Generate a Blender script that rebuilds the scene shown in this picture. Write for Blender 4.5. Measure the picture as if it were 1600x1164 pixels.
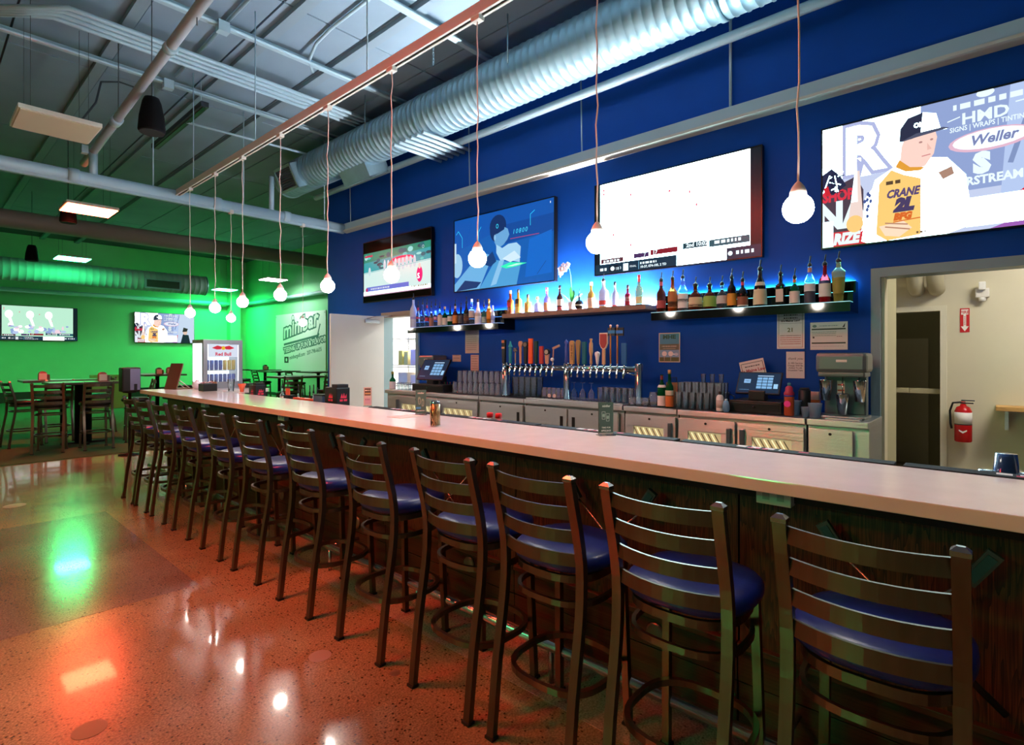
import bpy, bmesh, math, random
from mathutils import Vector, Matrix
random.seed(7)
for o in list(bpy.data.objects): bpy.data.objects.remove(o)
scene = bpy.context.scene
COL = scene.collection
PI = math.pi
# ------------------------------------------------------------------ camera
YAW = math.radians(48.0); FPX = 850.0; HOR = 557.0; CH = 1.5
S48, C48 = math.sin(YAW), math.cos(YAW)
cd = bpy.data.cameras.new('camera'); cam = bpy.data.objects.new('camera', cd); COL.objects.link(cam)
cam.location = (0, 0, CH); cam.rotation_euler = (PI/2, 0, -YAW)
cd.sensor_width = 36.0; cd.lens = FPX/1600*36.0; cd.shift_y = -(582-HOR)/1600.0
cd.clip_start = 0.05; cd.clip_end = 200
scene.camera = cam
# ------------------------------------------------------------------ world, exposure
w = bpy.data.worlds.new('world'); scene.world = w; w.use_nodes = True
w.node_tree.nodes['Background'].inputs[0].default_value = (0.02, 0.025, 0.035, 1)
w.node_tree.nodes['Background'].inputs[1].default_value = 0.3
scene.view_settings.view_transform = 'Standard'
scene.view_settings.look = 'None'
scene.view_settings.gamma = 1.0
scene.view_settings.use_curve_mapping = False
scene.view_settings.exposure = 0.0
scene.cycles.use_denoising = True
scene.cycles.max_bounces = 8
scene.cycles.diffuse_bounces = 4
scene.cycles.transmission_bounces = 8
scene.cycles.transparent_max_bounces = 24
scene.cycles.sample_clamp_indirect = 6.0
# brightness of the lamps the place has
L_RED = 105.0; L_GREEN = 130.0; L_WHITE = 60.0; L_BULB = 90.0; L_LED = 14.0
L_STORE = 70.0; L_KITCHEN = 19.0
S_TV = (7.0, 1.0, 26.0, 15.0, 2.5)   # how far the whites of each screen outshine the picture

# ------------------------------------------------------------------ pixel to place
def PX(px, py, X=None, Y=None, Z=None, d=None):
    u = (px-800)/FPX; v = (HOR-py)/FPX
    kx = S48+C48*u; ky = C48-S48*u
    if d is None:
        if X is not None: d = X/kx
        elif Y is not None: d = Y/ky
        else: d = (Z-CH)/v
    return Vector((kx*d, ky*d, CH+v*d))
def YX(px, X): return PX(px, 557, X=X).y
def ZX(px, py, X): return PX(px, py, X=X).z

# ------------------------------------------------------------------ colour
def lin(c):
    c = c/255.0
    return c/12.92 if c <= 0.04045 else ((c+0.055)/1.055)**2.4
def H(s):
    s = s.lstrip('#'); return tuple(lin(int(s[i:i+2], 16)) for i in (0, 2, 4))

# ------------------------------------------------------------------ materials
MATS = {}
def mat(name, col, rough=0.5, metal=0.0, trans=0.0, emit=None, es=0.0, spec=0.5, ior=1.45, coat=0.0,
        noise=0.0, nscale=20.0, bump=0.0, aniso=None, alpha=1.0):
    if name in MATS: return MATS[name]
    m = bpy.data.materials.new(name); m.use_nodes = True
    nt = m.node_tree; b = nt.nodes['Principled BSDF']
    b.inputs['Base Color'].default_value = (*col, 1); b.inputs['Roughness'].default_value = rough
    b.inputs['Metallic'].default_value = metal; b.inputs['Transmission Weight'].default_value = trans
    b.inputs['IOR'].default_value = ior; b.inputs['Specular IOR Level'].default_value = spec
    b.inputs['Coat Weight'].default_value = coat; b.inputs['Alpha'].default_value = alpha
    if emit is not None:
        b.inputs['Emission Color'].default_value = (*emit, 1); b.inputs['Emission Strength'].default_value = es
    if noise > 0 or bump > 0:
        tc = nt.nodes.new('ShaderNodeTexCoord'); n = nt.nodes.new('ShaderNodeTexNoise')
        n.inputs['Scale'].default_value = nscale; n.inputs['Detail'].default_value = 4
        mp = nt.nodes.new('ShaderNodeMapping'); nt.links.new(tc.outputs['Object'], mp.inputs[0])
        if aniso: mp.inputs['Scale'].default_value = aniso
        nt.links.new(mp.outputs[0], n.inputs['Vector'])
        if noise > 0:
            r = nt.nodes.new('ShaderNodeValToRGB')
            r.color_ramp.elements[0].position = 0.3; r.color_ramp.elements[1].position = 0.7
            r.color_ramp.elements[0].color = (*[max(0, c*(1-noise)) for c in col], 1)
            r.color_ramp.elements[1].color = (*[min(1, c*(1+noise)) for c in col], 1)
            nt.links.new(n.outputs['Fac'], r.inputs[0]); nt.links.new(r.outputs[0], b.inputs['Base Color'])
        if bump > 0:
            bp = nt.nodes.new('ShaderNodeBump'); bp.inputs['Strength'].default_value = bump; bp.inputs['Distance'].default_value = 0.01
            nt.links.new(n.outputs['Fac'], bp.inputs['Height']); nt.links.new(bp.outputs[0], b.inputs['Normal'])
    MATS[name] = m
    return m
def emis(name, col, s):
    if name in MATS: return MATS[name]
    m = bpy.data.materials.new(name); m.use_nodes = True; nt = m.node_tree
    nt.nodes.remove(nt.nodes['Principled BSDF'])
    e = nt.nodes.new('ShaderNodeEmission'); e.inputs[0].default_value = (*col, 1); e.inputs[1].default_value = s
    nt.links.new(e.outputs[0], nt.nodes['Material Output'].inputs[0])
    MATS[name] = m; return m
def print_mat(name, es=0.0, rough=0.6):
    """flat print: colour from the mesh colour attribute; es > 0 makes it a lit screen"""
    if name in MATS: return MATS[name]
    m = bpy.data.materials.new(name); m.use_nodes = True; nt = m.node_tree; b = nt.nodes['Principled BSDF']
    a = nt.nodes.new('ShaderNodeVertexColor'); a.layer_name = 'Col'
    if es > 0:
        b.inputs['Base Color'].default_value = (0.01, 0.01, 0.012, 1); b.inputs['Roughness'].default_value = 0.25; b.inputs['Specular IOR Level'].default_value = 0.25
        nt.links.new(a.outputs[0], b.inputs['Emission Color']); b.inputs['Emission Strength'].default_value = es
    else:
        b.inputs['Roughness'].default_value = rough
        nt.links.new(a.outputs[0], b.inputs['Base Color'])
    MATS[name] = m; return m
def thin_glass(name, tint=(0.93, 0.97, 0.98), blend=0.16, body=0.1):
    """thin-walled glass: clear with Fresnel reflections"""
    if name in MATS: return MATS[name]
    m = bpy.data.materials.new(name); m.use_nodes = True; nt = m.node_tree; nt.nodes.remove(nt.nodes['Principled BSDF']); N = nt.nodes.new; Lk = nt.links.new
    tr = N('ShaderNodeBsdfTransparent'); tr.inputs[0].default_value = (*tint, 1)
    g = N('ShaderNodeBsdfGlossy'); g.inputs['Roughness'].default_value = 0.06; g.inputs['Color'].default_value = (0.9, 0.97, 1, 1)
    d = N('ShaderNodeBsdfDiffuse'); d.inputs[0].default_value = (0.75, 0.85, 0.9, 1)
    lw = N('ShaderNodeLayerWeight'); lw.inputs['Blend'].default_value = blend
    m1 = N('ShaderNodeMixShader'); m1.inputs[0].default_value = body; Lk(tr.outputs[0], m1.inputs[1]); Lk(d.outputs[0], m1.inputs[2])
    m2 = N('ShaderNodeMixShader'); Lk(lw.outputs['Fresnel'], m2.inputs[0]); Lk(m1.outputs[0], m2.inputs[1]); Lk(g.outputs[0], m2.inputs[2])
    Lk(m2.outputs[0], nt.nodes['Material Output'].inputs[0]); MATS[name] = m; return m
def glassmat(name, col=(1, 1, 1), rough=0.02, ior=1.3):
    return mat(name, col, rough, trans=1.0, ior=ior)

# ------------------------------------------------------------------ mesh builder
class MB:
    def __init__(self): self.v = []; self.f = []; self.s = []
    def add(self, vs, fs, smooth=False):
        b = len(self.v); self.v += [tuple(p) for p in vs]
        for f in fs: self.f.append(tuple(b+i for i in f)); self.s.append(smooth)
        return self
    def box(self, x0, x1, y0, y1, z0, z1, bev=0.0):
        if bev <= 0:
            vs = [(x0,y0,z0),(x1,y0,z0),(x1,y1,z0),(x0,y1,z0),(x0,y0,z1),(x1,y0,z1),(x1,y1,z1),(x0,y1,z1)]
            return self.add(vs, [(0,3,2,1),(4,5,6,7),(0,1,5,4),(1,2,6,5),(2,3,7,6),(3,0,4,7)])
        bm = bmesh.new(); bmesh.ops.create_cube(bm, size=1)
        bmesh.ops.scale(bm, vec=(x1-x0, y1-y0, z1-z0), verts=bm.verts)
        bmesh.ops.translate(bm, vec=((x0+x1)/2, (y0+y1)/2, (z0+z1)/2), verts=bm.verts)
        bmesh.ops.bevel(bm, geom=bm.edges[:], offset=bev, segments=2, affect='EDGES', profile=0.6)
        bm.verts.index_update()
        self.add([v.co[:] for v in bm.verts], [[v.index for v in f.verts] for f in bm.faces]); bm.free(); return self
    def obox(self, c, ax, ay, az, sx, sy, sz):
        c = Vector(c); ax, ay, az = Vector(ax)*sx/2, Vector(ay)*sy/2, Vector(az)*sz/2
        vs = [c-ax-ay-az, c+ax-ay-az, c+ax+ay-az, c-ax+ay-az, c-ax-ay+az, c+ax-ay+az, c+ax+ay+az, c-ax+ay+az]
        return self.add(vs, [(0,3,2,1),(4,5,6,7),(0,1,5,4),(1,2,6,5),(2,3,7,6),(3,0,4,7)])
    def tube(self, pts, r, seg=8, closed=False, caps=True):
        pts = [Vector(p) for p in pts]; n = len(pts); rs = r if isinstance(r, (list, tuple)) else [r]*n
        t0 = (pts[1]-pts[0]).normalized()
        up = Vector((0, 0, 1)) if abs(t0.z) < 0.9 else Vector((1, 0, 0))
        nrm = (up - t0*up.dot(t0)).normalized(); vs = []
        for i in range(n):
            if closed: t = (pts[(i+1) % n]-pts[i-1]).normalized()
            elif i == 0: t = t0
            elif i == n-1: t = (pts[i]-pts[i-1]).normalized()
            else: t = ((pts[i+1]-pts[i]).normalized()+(pts[i]-pts[i-1]).normalized()).normalized()
            nrm = (nrm - t*nrm.dot(t)).normalized(); bn = t.cross(nrm)
            for k in range(seg):
                a = 2*PI*k/seg; vs.append(pts[i]+(nrm*math.cos(a)+bn*math.sin(a))*rs[i])
        fs = []
        m = n if closed else n-1
        for i in range(m):
            j = (i+1) % n
            for k in range(seg):
                l = (k+1) % seg; fs.append((i*seg+k, i*seg+l, j*seg+l, j*seg+k))
        self.add(vs, fs, True)
        if caps and not closed:
            b = len(self.v)-len(vs)
            self.f.append(tuple(b+k for k in reversed(range(seg)))); self.s.append(False)
            self.f.append(tuple(b+(n-1)*seg+k for k in range(seg))); self.s.append(False)
        return self
    def lathe(self, prof, seg=16, c=(0, 0, 0), smooth=True, axis='z'):
        vs = []; n = len(prof)
        for (r, z) in prof:
            for k in range(seg):
                a = 2*PI*k/seg; p = (r*math.cos(a), r*math.sin(a), z)
                if axis == 'x': p = (p[2], p[0], p[1])
                elif axis == 'y': p = (p[1], p[2], p[0])
                vs.append((p[0]+c[0], p[1]+c[1], p[2]+c[2]))
        fs = []
        for i in range(n-1):
            for k in range(seg):
                l = (k+1) % seg; fs.append((i*seg+k, i*seg+l, (i+1)*seg+l, (i+1)*seg+k))
        self.add(vs, fs, smooth)
        b = len(self.v)-len(vs)
        if prof[0][0] > 1e-4: self.f.append(tuple(b+k for k in reversed(range(seg)))); self.s.append(False)
        if prof[-1][0] > 1e-4: self.f.append(tuple(b+(n-1)*seg+k for k in range(seg))); self.s.append(False)
        return self
    def openlathe(self, prof, seg=16, c=(0, 0, 0)):
        """closed profile loop: glasses, bowls with wall thickness"""
        vs = []; n = len(prof)
        for (r, z) in prof:
            for k in range(seg):
                a = 2*PI*k/seg; vs.append((r*math.cos(a)+c[0], r*math.sin(a)+c[1], z+c[2]))
        fs = []
        for i in range(n-1):
            for k in range(seg):
                l = (k+1) % seg; fs.append((i*seg+k, i*seg+l, (i+1)*seg+l, (i+1)*seg+k))
        return self.add(vs, fs, True)
    def prism(self, poly, o, ax, ay, n, depth):
        """poly (2D) in plane o,ax,ay extruded by depth along n"""
        o, ax, ay, n = Vector(o), Vector(ax), Vector(ay), Vector(n); k = len(poly)
        a = [o+ax*p[0]+ay*p[1] for p in poly]; b = [p+n*depth for p in a]
        fs = [tuple(reversed(range(k))), tuple(range(k, 2*k))]+[(i, (i+1) % k, k+(i+1) % k, k+i) for i in range(k)]
        return self.add(a+b, fs)
    def ribbon(self, pts, wdir, w, t, side=None):
        """flat bar along pts; wdir = direction of width, w width, t thickness"""
        pts = [Vector(p) for p in pts]; wd = Vector(wdir).normalized(); n = len(pts); vs = []
        for i, p in enumerate(pts):
            tg = (pts[min(i+1, n-1)]-pts[max(i-1, 0)]).normalized(); nn = tg.cross(wd).normalized()
            for a, b in ((-1, -1), (1, -1), (1, 1), (-1, 1)): vs.append(p+wd*(a*w/2)+nn*(b*t/2))
        fs = [(0, 1, 2, 3), tuple((n-1)*4+k for k in (3, 2, 1, 0))]
        for i in range(n-1):
            for k in range(4):
                l = (k+1) % 4; fs.append((i*4+k, (i+1)*4+k, (i+1)*4+l, i*4+l))
        return self.add(vs, fs)
    def sphere(self, c, r, seg=16, rings=10, sz=1.0):
        prof = [(max(1e-5, r*math.sin(PI*i/rings)), -r*sz*math.cos(PI*i/rings)) for i in range(rings+1)]
        return self.lathe(prof, seg, c)
    def mesh(self, name):
        me = bpy.data.meshes.new(name); me.from_pydata(self.v, [], self.f)
        me.polygons.foreach_set('use_smooth', self.s); me.update(); return me
    def build(self, name, m, parent=None, fix=True):
        me = self.mesh(name)
        if fix:
            bm = bmesh.new(); bm.from_mesh(me); bmesh.ops.recalc_face_normals(bm, faces=bm.faces); bm.to_mesh(me); bm.free()
        return link(name, me, m, parent)
def link(name, me, m, parent=None):
    o = bpy.data.objects.new(name, me); COL.objects.link(o)
    if m is not None and len(me.materials) == 0: me.materials.append(m)
    if parent is not None: o.parent = parent
    return o
def tag(o, label, cat, group=None, kind=None):
    o['label'] = label; o['category'] = cat
    if group: o['group'] = group
    if kind: o['kind'] = kind
    return o
def struct(o, label=None):
    o['kind'] = 'structure'
    if label: o['label'] = label; 
    return o
def thing(name, label, cat, loc=(0, 0, 0), rz=0.0, group=None):
    o = bpy.data.objects.new(name, None); COL.objects.link(o); o.empty_display_size = 0.1
    o.location = loc; o.rotation_euler = (0, 0, rz); tag(o, label, cat, group); return o
def dup(root, loc=None, rz=None, label=None, group=None):
    r = root.copy(); COL.objects.link(r)
    if loc is not None: r.location = loc
    if rz is not None: r.rotation_euler = (0, 0, rz)
    if label: r['label'] = label
    if group: r['group'] = group
    for ch in list(root.children):
        c = ch.copy(); COL.objects.link(c); c.parent = r
        for g in list(ch.children):
            d = g.copy(); COL.objects.link(d); d.parent = c
    return r
ORD = ['first','second','third','fourth','fifth','sixth','seventh','eighth','ninth','tenth','eleventh','twelfth','thirteenth',
       'fourteenth','fifteenth','sixteenth','seventeenth','eighteenth','nineteenth','twentieth','twenty-first','twenty-second']

# ------------------------------------------------------------------ flat print (screens, posters, labels)
def text_polys(s, size=1.0, bold=0.0, shear=0.0, align='LEFT', spacing=1.0):
    cu = bpy.data.curves.new('t', 'FONT'); cu.body = s; cu.size = size; cu.offset = bold; cu.shear = shear
    cu.align_x = align; cu.resolution_u = 2; cu.space_character = spacing; cu.fill_mode = 'FRONT'
    ob = bpy.data.objects.new('t', cu); COL.objects.link(ob)
    dg = bpy.context.evaluated_depsgraph_get(); me = bpy.data.meshes.new_from_object(ob.evaluated_get(dg))
    vs = [tuple(v.co[:2]) for v in me.vertices]; fs = [tuple(p.vertices) for p in me.polygons]
    bpy.data.objects.remove(ob); bpy.data.curves.remove(cu); bpy.data.meshes.remove(me)
    return vs, fs
def clip_poly(p, w, h):
    for ax, lim, sg in ((0, 0, 1), (0, w, -1), (1, 0, 1), (1, h, -1)):
        out = []
        for i in range(len(p)):
            a, b = p[i-1], p[i]; da, db = (a[ax]-lim)*sg, (b[ax]-lim)*sg
            if (da >= 0) != (db >= 0):
                k = da/(da-db); out.append((a[0]+(b[0]-a[0])*k, a[1]+(b[1]-a[1])*k))
            if db >= 0: out.append(b)
        p = out
        if not p: break
    return p
class Art:
    def __init__(self, w, h, tsx=1.0): self.w = w; self.h = h; self.tsx = tsx; self.items = []
    def poly(self, pts, col): self.items.append(([(x*self.w, y*self.h) for x, y in pts], [tuple(range(len(pts)))], col)); return self
    def rect(self, x0, y0, x1, y1, col): return self.poly([(x0, y0), (x1, y0), (x1, y1), (x0, y1)], col)
    def ell(self, cx, cy, rx, ry, col, n=20):
        """radii in units of height"""
        k = self.h/self.w
        return self.poly([(cx+rx*k*math.cos(2*PI*i/n), cy+ry*math.sin(2*PI*i/n)) for i in range(n)], col)
    def line(self, pts, wd, col):
        for (x0, y0), (x1, y1) in zip(pts, pts[1:]):
            a = Vector((x0*self.w, y0*self.h)); b = Vector((x1*self.w, y1*self.h)); d = (b-a).normalized(); n = Vector((-d.y, d.x))*wd*self.h/2
            self.items.append(([tuple(a-n), tuple(b-n), tuple(b+n), tuple(a+n)], [(0, 1, 2, 3)], col))
        return self
    def text(self, s, x, y, size, col, bold=0.0, shear=0.0, align='LEFT', rot=0.0, sx=1.0, spacing=1.0):
        vs, fs = text_polys(s, size*self.h, bold*self.h, shear, align, spacing); c, sn = math.cos(rot), math.sin(rot)
        sx *= self.tsx
        vs = [(x*self.w+(vx*sx)*c-vy*sn, y*self.h+(vx*sx)*sn+vy*c) for vx, vy in vs]
        if fs: self.items.append((vs, fs, col))
        return self
    def scrib(self, x0, y, x1, h, col, n=9):
        """a line of print too small to read"""
        x = x0; rs = random.Random(int(x0*999+y*7777))
        while x < x1:
            wd = (0.25+rs.random())*h*self.h/self.w*1.6
            self.rect(x, y, min(x+wd, x1), y+h, col); x += wd+h*self.h/self.w*0.5
        return self
    def build(self, name, m, origin, right, up, parent=None, eps=0.0004, clip=True, hot=1.0):
        o, r, u = Vector(origin), Vector(right).normalized(), Vector(up).normalized(); n = r.cross(u)
        vs = []; fs = []; cols = []
        for i, (pv, pf, col) in enumerate(self.items):
            if clip and any(x < 0 or x > self.w or y < 0 or y > self.h for x, y in pv):
                nv = []; nf = []
                for f in pf:
                    q = clip_poly([pv[k] for k in f], self.w, self.h)
                    if len(q) > 2: nf.append(tuple(range(len(nv), len(nv)+len(q)))); nv += q
                pv, pf = nv, nf
            b = len(vs)
            for (x, y) in pv: vs.append(tuple(o+r*x+u*y+n*(eps*(i+1)*0.25)))
            for f in pf: fs.append(tuple(b+k for k in f)); cols.append(col)
        me = bpy.data.meshes.new(name); me.from_pydata(vs, [], fs)
        at = me.color_attributes.new('Col', 'FLOAT_COLOR', 'CORNER'); li = 0
        for p, c in zip(me.polygons, cols):
            k = min(1, max(0, (min(c)-0.7)/0.28)); k = k*k*(3-2*k); c = [q*(1-k)+hot*k*f for q, f in zip(c, (0.58, 0.93, 1.0) if hot > 3 else (1, 1, 1))]
            for k in p.loop_indices: at.data[k].color = (c[0], c[1], c[2], 1)
        me.update(); return link(name, me, m, parent)
WR = ((0, -1, 0), (0, 0, 1))     # right, up for a viewer facing the blue wall
FR = ((1, 0, 0), (0, 0, 1))      # for a viewer facing the far wall
white = H('ffffff'); black = H('08080a')
# ================================================================== STRUCTURE
XW = 5.5; ZC = 5.45; YF = 23.6; XA = 9.5
# ---- floor: polished concrete with exposed aggregate
def floor_mat(name, base, dark, speck, rough):
    m = bpy.data.materials.new(name); m.use_nodes = True; nt = m.node_tree; N = nt.nodes.new; Lk = nt.links.new
    b = nt.nodes['Principled BSDF']; tc = N('ShaderNodeTexCoord')
    vo = N('ShaderNodeTexVoronoi'); vo.inputs['Scale'].default_value = 55; Lk(tc.outputs['Object'], vo.inputs['Vector'])
    n1 = N('ShaderNodeTexNoise'); n1.inputs['Scale'].default_value = 0.9; n1.inputs['Detail'].default_value = 6; Lk(tc.outputs['Object'], n1.inputs['Vector'])
    n2 = N('ShaderNodeTexNoise'); n2.inputs['Scale'].default_value = 120; n2.inputs['Detail'].default_value = 2; Lk(tc.outputs['Object'], n2.inputs['Vector'])
    r1 = N('ShaderNodeValToRGB'); r1.color_ramp.elements[0].color = (*dark, 1); r1.color_ramp.elements[1].color = (*base, 1)
    r1.color_ramp.elements[0].position = 0.33; r1.color_ramp.elements[1].position = 0.62; Lk(n1.outputs['Fac'], r1.inputs[0])
    # stones: per-cell value picks dark or pale pebbles
    sep = N('ShaderNodeSeparateColor'); Lk(vo.outputs['Color'], sep.inputs[0])
    rs = N('ShaderNodeValToRGB'); rs.color_ramp.interpolation = 'CONSTANT'
    e = rs.color_ramp.elements; e[0].position = 0; e[0].color = (0.22, 0.2, 0.18, 1); e[1].position = 0.42*speck; e[1].color = (1, 1, 1, 1)
    x = e.new(1-0.16*speck); x.color = (1.35, 1.3, 1.2, 1); Lk(sep.outputs[0], rs.inputs[0])
    mr = N('ShaderNodeMapRange'); mr.inputs['From Min'].default_value = 0.15; mr.inputs['From Max'].default_value = 0.4
    mr.inputs['To Min'].default_value = 1.0; mr.inputs['To Max'].default_value = 0.0; Lk(vo.outputs['Distance'], mr.inputs['Value'])
    ml = N('ShaderNodeMix'); ml.data_type = 'RGBA'; ml.inputs[6].default_value = (1, 1, 1, 1); Lk(mr.outputs[0], ml.inputs[0]); Lk(rs.outputs[0], ml.inputs[7])
    mm = N('ShaderNodeMix'); mm.data_type = 'RGBA'; mm.blend_type = 'MULTIPLY'; mm.inputs[0].default_value = 1; Lk(r1.outputs[0], mm.inputs[6]); Lk(ml.outputs[2], mm.inputs[7])
    rf = N('ShaderNodeValToRGB'); rf.color_ramp.elements[0].color = (0.5, 0.5, 0.5, 1); rf.color_ramp.elements[1].color = (1.25, 1.25, 1.25, 1)
    rf.color_ramp.elements[0].position = 0.35; rf.color_ramp.elements[1].position = 0.65; Lk(n2.outputs['Fac'], rf.inputs[0])
    mf = N('ShaderNodeMix'); mf.data_type = 'RGBA'; mf.blend_type = 'MULTIPLY'; mf.inputs[0].default_value = 0.8; Lk(mm.outputs[2], mf.inputs[6]); Lk(rf.outputs[0], mf.inputs[7])
    Lk(mf.outputs[2], b.inputs['Base Color'])
    rr = N('ShaderNodeMapRange'); rr.inputs['To Min'].default_value = rough*0.7; rr.inputs['To Max'].default_value = rough*1.5; Lk(n1.outputs['Fac'], rr.inputs['Value'])
    Lk(rr.outputs[0], b.inputs['Roughness'])
    b.inputs['Specular IOR Level'].default_value = 0.6
    b.inputs['Coat Weight'].default_value = 0.42; b.inputs['Coat Roughness'].default_value = 0.05
    return m
M_floor = floor_mat('concrete_aggregate', H('ab9672'), H('84704f'), 1.0, 0.2)
M_slab = floor_mat('concrete_smooth', H('8f8273'), H('75685a'), 0.25, 0.16)
M_strip = floor_mat('concrete_patch_strip', H('ad9f8c'), H('9a8c79'), 0.2, 0.2)
floor = struct(MB().box(-8.2, 9.7, -4.2, 23.8, -0.2, 0).build('floor', M_floor), 'polished concrete floor with exposed aggregate')
MB().box(-3.2, 1.28, 3.93, 6.45, -0.01, 0.0015).build('slab_patch', M_slab, floor)
for i in range(7):
    MB().box(1.86, 2.5, -1.9+i*1.35, -1.9+i*1.35+1.345, -0.01, 0.0012).build('slab_strip', M_strip, floor)
# round core plugs and patches that show in the concrete
def disc(c, rx, ry, name, m, par):
    o = MB().lathe([(1, 0), (1, 1)], 20).build(name, m, par); o.location = c; o.scale = (rx, ry, 0.0016); return o
M_plug = mat('floor_plug', H('6e5c4a'), 0.3, noise=0.4, nscale=30)
M_plug2 = mat('floor_plug_pale', H('a79a8a'), 0.35, noise=0.3, nscale=30)
p = PX(140, 1140, Z=0); disc((p.x, p.y, 0.0001), 0.06, 0.06, 'core_plug', M_plug, floor)
p = PX(85, 903, Z=0); disc((p.x, p.y, 0.0016), 0.12, 0.12, 'core_plug', M_slab, floor)
p = PX(500, 1025, Z=0); disc((p.x, p.y, 0.0001), 0.055, 0.055, 'core_plug', M_plug2, floor)
p = PX(617, 1052, Z=0); disc((p.x, p.y, 0.0001), 0.025, 0.025, 'core_plug', M_plug, floor)
p = PX(23, 790, Z=0); disc((p.x, p.y, 0.0001), 0.09, 0.09, 'core_plug', M_plug2, floor)
M_carpet = mat('carpet_pile', H('3d5c38'), 0.95, noise=0.25, nscale=160, bump=0.6)
cp = MB().box(-8, 9.5, 10.15, 23.6, 0.0, 0.012).build('floor_carpet', M_carpet); struct(cp, 'short pile carpet covering the far dining area')
# ---- walls
M_blue = mat('blue_paint', (0.003, 0.058, 0.34), 0.5, spec=0.15, noise=0.05, nscale=3, bump=0.03)
M_green = mat('green_paint', (0.28, 0.68, 0.36), 0.6, noise=0.03, nscale=2)
M_grey = mat('grey_paint', H('8a9095'), 0.7, noise=0.04, nscale=2)
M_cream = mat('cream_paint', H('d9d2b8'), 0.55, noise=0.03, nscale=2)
M_white = mat('white_paint', H('e4e6e2'), 0.5, noise=0.02, nscale=2)
M_frame = mat('steel_frame_paint', H('7e98a0'), 0.4)
D1 = (7.0, 7.92, 2.19); D2 = (-0.78, 0.765, 2.175)
wr = MB()
for y0, y1, z0 in ((-4, D2[0], 0), (D2[0], D2[1], D2[2]), (D2[1], D1[0], 0), (D1[0], D1[1], D1[2]), (D1[1], 9.8, 0)):
    wr.box(XW, XW+0.15, y0, y1, z0, ZC)
struct(wr.build('wall_right', M_blue), 'deep blue wall behind the bar')
struct(MB().box(XW+0.15, XA+0.2, 9.66, 9.8, 0, ZC).build('wall_return', M_green), 'green wall turning the corner past the blue wall')
struct(MB().box(-8.2, XA+0.2, YF, YF+0.2, 0, ZC).build('wall_far', M_green), 'green far wall of the dining area')
struct(MB().box(XA, XA+0.2, 9.8, YF, 0, ZC).build('wall_annex', M_green), 'green side wall behind the banner')
struct(MB().box(-8.2, -8, -4.2, YF, 0, ZC).build('wall_left', M_grey), 'grey left wall')
struct(MB().box(-8.2, XA+0.2, -4.2, -4, 0, ZC).build('wall_near', M_grey), 'grey wall behind the viewer')
struct(MB().box(8.75, 9.15, YF-0.35, YF, 0, ZC).build('trim_1', M_green), 'green pilaster in the far corner')
M_base = mat('dark_base', H('1c2a20'), 0.5)
struct(MB().box(-8, 8.75, YF-0.02, YF, 0.0, 0.35).build('baseboard_far', M_base), 'dark skirting along the far wall')
struct(MB().box(XA-0.02, XA, 9.8, YF, 0.0, 0.12).build('baseboard_annex', M_base), 'dark skirting under the banner wall')
# ---- ceiling: slab with separate deck panels
M_ceil = mat('ceiling_paint', H('7f96a6'), 0.75, noise=0.05, nscale=1.5)
ceil = struct(MB().box(-8.2, 9.7, -4.2, 23.8, ZC, ZC+0.2).build('ceiling', mat('ceiling_reveal', H('4a4f55'), 0.8)), 'painted open ceiling')
pw, pl = 0.98, 3.3; pm = MB().box(-pw/2+0.012, pw/2-0.012, -pl/2+0.012, pl/2-0.012, -0.03, 0).mesh('panel'); pm.materials.append(M_ceil)
ix = 0
x = -8+pw/2
while x < 9.6:
    y = -4+pl/2
    while y < 23.6:
        o = link('panel', pm, None, ceil); o.location = (x, y, ZC-random.random()*0.004); y += pl
    x += pw
# purlins running away from the viewer
M_purlin = mat('purlin_paint', H('7d929e'), 0.6)
for x in (-2.1, -0.2, 1.72, 2.95, 3.85):
    MB().box(x-0.06, x+0.06, -3.9, 23.5, ZC-0.09, ZC-0.03).build('purlin', M_purlin, ceil)
# ---- door to the store room: frame and open leaf
d = bpy.data.objects.new('door_1', None); COL.objects.link(d); struct(d, 'white door standing open at a right angle to the blue wall')
d.location = (XW, D1[1], 0)
def wp(o, par):   # part given in world coordinates under a parent that is only translated
    o.location = -Vector(par.location); return o
fm = MB()
fm.box(XW-0.03, XW+0.17, D1[1]-0.018, D1[1]+0.05, 0, D1[2]-0.02).box(XW-0.03, XW+0.17, D1[0]-0.05, D1[0]+0.018, 0, D1[2]-0.02)
wp(fm.build('door_jamb', M_frame, d), d)
wp(MB().box(XW-0.03, XW+0.17, D1[0]-0.05, D1[1]+0.05, D1[2]-0.02, D1[2]+0.06).build('door_head', mat('door_head_paint', H('8c8078'), 0.5), d), d)
M_leaf = mat('door_leaf_paint', H('d5dad8'), 0.4, noise=0.02, nscale=3)
wp(MB().box(XW-1.03, XW-0.035, D1[1]-0.045, D1[1]-0.0, 0.01, D1[2]-0.01, 0.004).build('door_leaf', M_leaf, d), d)
M_alu = mat('aluminium', H('b5bcc2'), 0.3, 0.9)
wp(MB().box(XW-0.42, XW-0.14, D1[1]-0.075, D1[1]-0.02, D1[2]-0.13, D1[2]-0.07, 0.008).build('door_closer', M_alu, d), d)
wp(MB().tube([(XW-0.38, D1[1]-0.06, D1[2]-0.06), (XW-0.3, D1[1]-0.2, D1[2]-0.03), (XW-0.03, D1[1]-0.25, D1[2]+0.0)], 0.01).build('closer_arm', M_alu, d), d)
for z in (0.3, 1.1, 1.9): wp(MB().tube([(XW-0.035, D1[1]-0.02, z-0.05), (XW-0.035, D1[1]-0.02, z+0.05)], 0.011).build('hinge', M_alu, d), d)
kn = wp(MB().lathe([(0.028, 0), (0.028, 0.02), (0.012, 0.03), (0.012, 0.055), (0.03, 0.065), (0.028, 0.09), (0.001, 0.095)], 14, axis='y').build('door_knob', M_alu, d), d)
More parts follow.
